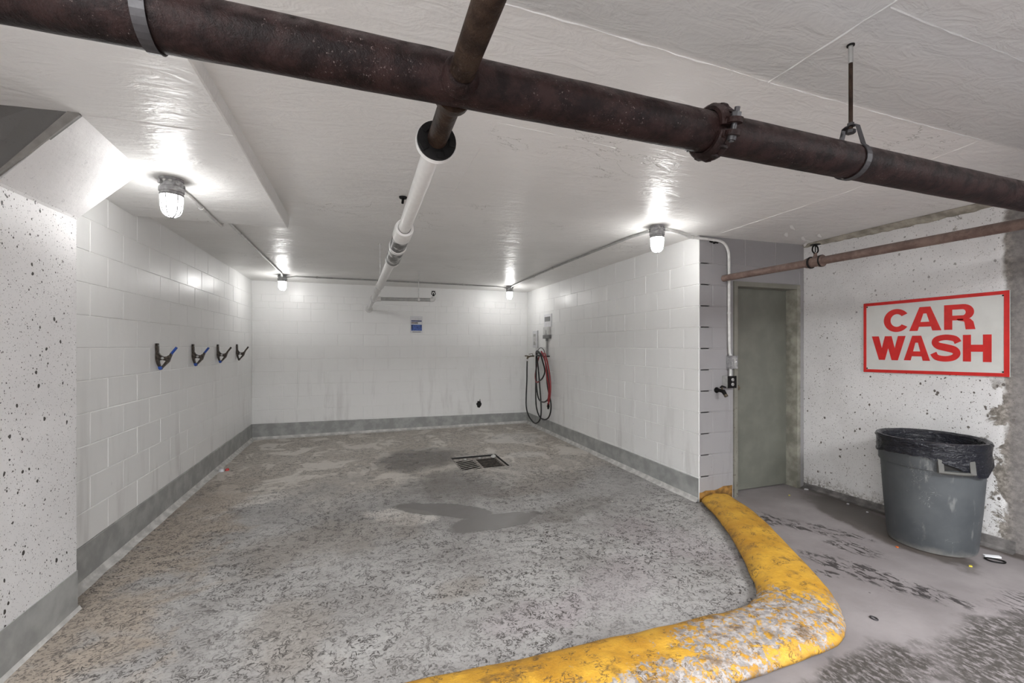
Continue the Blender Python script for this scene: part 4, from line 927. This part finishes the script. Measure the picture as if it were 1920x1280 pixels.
# ------------------------------------------------------------------ spring clamps on the left wall
def clamp(y, ztop, tip, label, k):
    t = thing('spring_clamp', label, 'clamp', (XL, y, ztop), group='spring clamps on the left wall')
    th = 0.014
    def pl2(nm, poly, m, w=th):
        bm = NB(); prism(bm, poly, lambda p: (p[0], -w, p[1]), lambda p: (p[0], w, p[1])); return obj(nm, bm, m, t)
    def strip(path, ws): return ribbon(path, ws)
    def arm(nm, path, ws, m, w=th):
        bm = NB()
        for q in strip(path, ws): prism(bm, q, lambda p: (p[0], -w, p[1]), lambda p: (p[0], w, p[1]))
        bmesh.ops.remove_doubles(bm, verts=bm.verts, dist=0.0005); return obj(nm, bm, m, t)
    arm('wall_arm', [(0.010, 0.0), (0.011, -0.03), (0.012, -0.08), (0.013, -0.125), (0.018, -0.165), (0.030, -0.205)], [0.016, 0.018, 0.018, 0.022, 0.018, 0.013], CLAMPM)
    arm('outer_arm', [(0.112, -0.085), (0.098, -0.115), (0.085, -0.15), (0.06, -0.183), (0.037, -0.212)], [0.013, 0.018, 0.022, 0.015, 0.012], CLAMPM)
    pl2('web', [(0.016, -0.055), (0.022, -0.075), (0.036, -0.100), (0.056, -0.112), (0.078, -0.110), (0.099, -0.095), (0.108, -0.1), (0.084, -0.158), (0.068, -0.146), (0.045, -0.139), (0.028, -0.144), (0.02, -0.16), (0.013, -0.13)], CLAMPM, 0.010)
    bm = NB(); lathe(bm, [(0, -0.018), (0.010, -0.018), (0.010, 0.018), (0, 0.018)], (0.052, 0, -0.124), (0, 1, 0), 14); obj('spring_pin', bm, STEEL, t, True)
    bm = NB(); tube(bm, catmull([(0.106, 0, -0.093), (0.125, 0, -0.066), (0.144, 0, -0.038), (0.147, 0, -0.034)], 3), [0.010] * 8 + [0.0105, 0.006], 12); bmesh.ops.scale(bm, verts=bm.verts, vec=(1, 1.35, 1)); obj('handle_grip', bm, BLUE if k < 2 else CLAMPM, t, True)
    bm = NB(); prism(bm, [(0.020, -0.196), (0.040, -0.192), (0.052, -0.198), (0.042, -0.220), (0.032, -0.224), (0.024, -0.214)], lambda p: (p[0], -0.017, p[1]), lambda p: (p[0], 0.017, p[1])); obj('jaw_tip', bm, BLUE if k < 3 else CLAMPM, t)
    bm = NB(); lathe(bm, [(0, 0), (0.006, 0), (0.005, 0.024), (0, 0.025)], (0.0, 0, -0.02), (1, 0, 0), 10); obj('screw', bm, STEEL, t)
clamp(4.40, 1.502, 0, 'spring clamp on the left wall nearest the viewer, bright blue grip and tip', 0)
clamp(5.22, 1.497, 0, 'second spring clamp from the viewer, rust spots and blue grip', 1)
clamp(6.03, 1.497, 0, 'third spring clamp from the viewer, dark handle and blue tip', 2)
clamp(6.87, 1.500, 0, 'farthest spring clamp on the left wall, all dark metal', 3)

# ------------------------------------------------------------------ hoses, tap and plates on the right wall
ft = thing('wall_tap', 'brass tap on the right wall above the end of the black hose', 'tap', (XR, 7.41, 1.29))
bm = NB(); tube(bm, [(XR, 7.41, 1.29), (2.95, 7.41, 1.287), (2.90, 7.41, 1.275), (2.885, 7.41, 1.235)], [0.016, 0.015, 0.02, 0.016], 12); part('tap_body', bm, BRASS, ft, True)
bm = NB(); tube(bm, [(2.99, 7.40, 1.30), (2.975, 7.38, 1.335), (2.90, 7.37, 1.322)], 0.006, 8); part('lever', bm, BRASS, ft, True)
bm = NB(); tube(bm, [(2.91, 7.41, 1.29), (2.84, 7.41, 1.295)], 0.010, 8); part('vacuum_breaker', bm, BRASS, ft, True)
bm = NB(); lathe(bm, [(0, 0), (0.022, 0), (0.022, 0.03), (0, 0.03)], (2.885, 7.41, 1.20), (0, 0, 1), 14); part('hose_nut', bm, PAPER, ft, True)
hk = thing('hose_hook', 'bent wire hook holding the coiled hoses', 'hook', (XR, 6.95, 1.35))
bm = NB(); tube(bm, catmull([(2.99, 7.17, 1.26), (2.985, 7.17, 1.32), (2.98, 7.12, 1.40), (2.975, 6.98, 1.445), (2.975, 6.85, 1.405), (2.985, 6.84, 1.33), (XR, 6.84, 1.30)], 5), 0.006, 8); tube(bm, [(2.99, 7.17, 1.262), (XR, 7.17, 1.26)], 0.006, 8); part('wire', bm, HANG, hk, True)
bm = NB(); tube(bm, catmull([(XR, 7.05, 1.30), (2.92, 7.05, 1.305), (2.90, 6.95, 1.318), (2.90, 6.80, 1.312), (2.92, 6.72, 1.30), (XR, 6.72, 1.30)], 4), 0.012, 8); part('cradle', bm, HANG, hk, True)
def hose(name, label, pts, r, mat, parts=None):
    t = thing(name, label, 'hose', pts[0])
    bm = NB(); tube(bm, catmull(pts, 6), r, 10); part('hose_tube', bm, mat, t, True); return t
bh = hose('black_hose', 'black rubber hose hanging in long loops from the tap on the right wall',
  [(2.885, 7.41, 1.20), (2.885, 7.42, 1.05), (2.89, 7.44, 0.85), (2.90, 7.50, 0.55), (2.90, 7.49, 0.33), (2.905, 7.38, 0.19), (2.92, 7.2, 0.108), (2.93, 7.06, 0.115), (2.94, 6.93, 0.21), (2.95, 6.91, 0.40), (2.95, 6.98, 0.80), (2.95, 7.06, 1.15), (2.93, 7.06, 1.29),
   (2.91, 6.98, 1.345), (2.90, 6.86, 1.345), (2.93, 6.74, 1.28), (2.95, 6.70, 1.10), (2.95, 6.64, 0.80), (2.95, 6.50, 0.52), (2.95, 6.56, 0.32), (2.95, 6.75, 0.225), (2.95, 6.98, 0.24), (2.95, 7.13, 0.40), (2.955, 7.17, 0.7), (2.96, 7.16, 1.1), (2.94, 7.10, 1.30),
   (2.895, 7.0, 1.37), (2.885, 6.85, 1.37), (2.91, 6.70, 1.28), (2.93, 6.60, 1.05), (2.935, 6.53, 0.75), (2.935, 6.58, 0.60), (2.935, 6.77, 0.52), (2.935, 6.98, 0.55), (2.935, 7.08, 0.75), (2.935, 7.10, 1.1), (2.915, 7.05, 1.31), (2.88, 6.95, 1.385), (2.885, 6.82, 1.36), (2.90, 6.72, 1.2), (2.91, 6.66, 1.05), (2.91, 6.76, 0.93), (2.91, 6.9, 0.87)], 0.0125, HOSE)
bm = NB(); tube(bm, [(2.93, 6.56, 0.53), (2.93, 6.56, 0.47), (2.93, 6.57, 0.43)], [0.018, 0.022, 0.012], 10)
part('spray_nozzle', bm, BLACK, bh, True)
rh = hose('red_hose', 'red hose hung over the black hose on the wire hook',
  [(2.91, 6.93, 0.855), (2.925, 7.05, 0.835), (2.945, 7.15, 0.88), (2.96, 7.195, 0.97), (2.975, 7.18, 1.1), (2.985, 7.11, 1.26), (2.975, 6.98, 1.34), (2.955, 6.82, 1.345), (2.92, 6.68, 1.345), (2.90, 6.54, 1.22), (2.91, 6.47, 1.02), (2.915, 6.44, 0.82), (2.915, 6.46, 0.66), (2.925, 6.54, 0.53), (2.93, 6.60, 0.47)], 0.0125, HOSER)
bm = NB(); tube(bm, catmull([(2.87, 6.72, 1.385), (2.885, 6.60, 1.25), (2.90, 6.56, 1.0), (2.905, 6.48, 0.78), (2.92, 6.55, 0.56)], 6), 0.0125, 10); part('hose_tube', bm, HOSER, rh, True)
dp = thing('soap_dispenser', 'narrow white wall plate with embossed panel beside the back corner', 'plate', (XR, 7.3, 1.44))
bm = NB(); box(bm, XR - 0.03, XR - 0.001, 7.215, 7.415, 1.445, 1.75, 0.004); part('plate', bm, PAPER, dp)
bm = NB(); box(bm, XR - 0.034, XR - 0.028, 7.25, 7.37, 1.49, 1.70, 0.004); part('inset_panel', bm, PALEP, dp)
bm = NB(); box(bm, XR - 0.036, XR - 0.033, 7.26, 7.36, 1.65, 1.69); part('slot', bm, CONDG, dp)
bm = NB(); lathe(bm, [(0.018, 0), (0.03, 0), (0.03, 0.004), (0.018, 0.004)], (XR - 0.034, 7.31, 1.53), (-1, 0, 0), 18, close=True); part('knob_ring', bm, CONDG, dp)
bm = NB(); box(bm, XR - 0.012, XR - 0.001, 7.21, 7.216, 1.44, 1.755); part('side_edge', bm, CONDG, dp)
pt_ = thing('timer_plate', 'white plate with grey window high on the right wall above the hoses', 'plate', (XR, 6.76, 1.87))
bm = NB(); box(bm, XR - 0.018, XR - 0.001, 6.62, 6.91, 1.80, 2.02, 0.003); part('plate', bm, PAPER, pt_)
bm = NB(); box(bm, XR - 0.022, XR - 0.017, 6.655, 6.88, 1.895, 1.975, 0.002); part('grey_window', bm, GREYP, pt_)
bm = NB(); box(bm, XR - 0.020, XR - 0.017, 6.68, 6.86, 1.85, 1.858); part('grey_line', bm, PALEP, pt_)
sx = thing('timer_box', 'white box with grey foot and conduit above the hoses', 'box', (XR, 6.78, 1.6))
bm = NB(); box(bm, XR - 0.04, XR - 0.001, 6.66, 6.90, 1.66, 1.80, 0.003); part('box', bm, PALEP, sx)
bm = NB(); prism(bm, [(6.74, 1.665), (6.82, 1.665), (6.80, 1.72), (6.785, 1.745), (6.775, 1.745), (6.76, 1.72)], lambda p: (XR - 0.046, *p), lambda p: (XR - 0.039, *p)); part('pointer', bm, CONDG, sx)
bm = NB(); box(bm, XR - 0.045, XR - 0.001, 6.65, 6.91, 1.602, 1.665, 0.003); part('grey_foot', bm, GREYP, sx)
bm = NB(); tube(bm, [(XR - 0.018, 6.79, 1.61), (XR - 0.018, 6.79, 1.30)], 0.016, 12); part('conduit', bm, CONDG, sx, True)
bm = NB(); tube(bm, [(XR - 0.018, 6.79, 1.61), (XR - 0.018, 6.79, 1.56)], 0.021, 12); part('connector', bm, GREYP, sx, True)

# ------------------------------------------------------------------ poster and blackened pipe hole on the back wall
ps = thing('wall_notice', 'small notice printed in blue and white on the back wall', 'poster', (0.92, YB, 1.7))
bm = NB(); box(bm, 0.812, 1.03, YB - 0.004, YB - 0.001, 1.705, 2.0); part('sheet', bm, PAPER, ps)
for (a, b, c, d, m) in ((0.833, 1.015, 1.905, 1.928, PDARK), (0.833, 0.95, 1.868, 1.895, PBROWN), (0.833, 1.018, 1.745, 1.852, PBLUE), (0.835, 0.85, 1.78, 1.85, PDARK), (0.855, 1.0, 1.718, 1.728, GREYP), (0.885, 1.0, 1.948, 1.956, PALEP)):
    bm = NB(); box(bm, a, b, YB - 0.0055, YB - 0.0035, c, d); part('printed_block', bm, m, ps)
bm = NB(); rng = random.Random(9); P = []
for k in range(18):
    t = 2 * PI * k / 18; r = 1 + rng.uniform(-.18, .18); P.append((2.065 + 0.05 * r * math.cos(t), 0.395 + 0.062 * r * math.sin(t)))
prism(bm, P, lambda p: (p[0], YB - 0.004, p[1]), lambda p: (p[0], YB + 0.003, p[1])); hole = obj('pipe_hole', bm, DARK); tag(hole, 'blackened hole low in the back wall near the right corner', 'hole')
bm = NB(); tube(bm, [(2.075, YB, 0.41), (2.082, YB - 0.012, 0.49)], [0.012, 0.004], 8); obj('soot_streak', bm, DARK, hole)

# ------------------------------------------------------------------ litter
def scrap(name, label, cat, x, y, pts, mat, h=0.006, z=0.001):
    bm = NB(); prism(bm, pts, lambda p: (x + p[0], y + p[1], z), lambda p: (x + p[0] * 0.9, y + p[1] * 0.9, z + h)); return tag(obj(name, bm, mat), label, cat)
ORG = simple('orange_scrap', (0.55, 0.12, 0.02)); YEL = simple('yellow_scrap', (0.6, 0.5, 0.05))
ch = lambda r, n=7, e=1.0: [(r * random.uniform(.6, 1.1) * math.cos(2 * PI * k / n), e * r * random.uniform(.6, 1.1) * math.sin(2 * PI * k / n)) for k in range(n)]
scrap('paper_scrap', 'white paper scrap on the floor under the door frame', 'litter', 4.33, 3.2, ch(0.024), PAPER)
scrap('paper_scrap', 'tiny yellowish scrap on the floor in front of the door', 'litter', 4.0, 3.13, ch(0.010), YEL)
scrap('paper_scrap', 'tiny white scrap in the damp run left of the bin, farther one', 'litter', 4.30, 2.78, ch(0.012), PAPER)
scrap('paper_scrap', 'tiny white scrap in the damp run close left of the bin', 'litter', 4.25, 2.585, ch(0.012), PAPER)
scrap('orange_scrap', 'small orange scrap on the damp floor in front of the bin', 'litter', 3.72, 2.064, ch(0.012), ORG)
scrap('yellow_scrap', 'small yellow scrap on the floor right in front of the bin', 'litter', 3.863, 1.722, ch(0.014), YEL)
tg = thing('dropped_tag', 'white strip with black loop lying at the right foot of the bin', 'litter', (4.12, 1.77, 0))
bm = NB(); prism(bm, [(4.145, 1.785), (4.225, 1.735), (4.21, 1.715), (4.13, 1.765)], lambda p: (*p, 0.001), lambda p: (*p, 0.012)); part('strip', bm, PAPER, tg)
bm = NB(); tube(bm, catmull([(4.10, 1.755, 0.006), (4.08, 1.715, 0.006), (4.12, 1.67, 0.006), (4.16, 1.68, 0.006), (4.14, 1.73, 0.006)], 4, True) + [Vector((4.10, 1.755, 0.006))], 0.005, 8); part('loop', bm, BLACK, tg, True)
bm = NB(); P = catmull([(2.63 + 0.013 * math.cos(k), 1.567 + 0.018 * math.sin(k), 0.004) for k in (0, 1.05, 2.1, 3.14, 4.2, 5.2)], 3, True); tube(bm, P + [P[0]], 0.0036, 8); tag(obj('metal_ring', bm, HANG, None, True), 'small ring lying on the floor right of the curb bend', 'litter')
rs = thing('crumpled_wrapper', 'small red and white wrapper lying against the left wall base', 'litter', (-1.53, 5.93, 0))
bm = NB(); prism(bm, ch(0.035), lambda p: (-1.545 + p[0], 5.92 + p[1], 0.004), lambda p: (-1.545 + p[0] * .7, 5.92 + p[1] * .7, 0.035)); part('white_part', bm, PAPER, rs)
bm = NB(); prism(bm, ch(0.03), lambda p: (-1.50 + p[0], 5.95 + p[1], 0.002), lambda p: (-1.50 + p[0] * .7, 5.95 + p[1] * .7, 0.026)); part('red_part', bm, RED, rs)
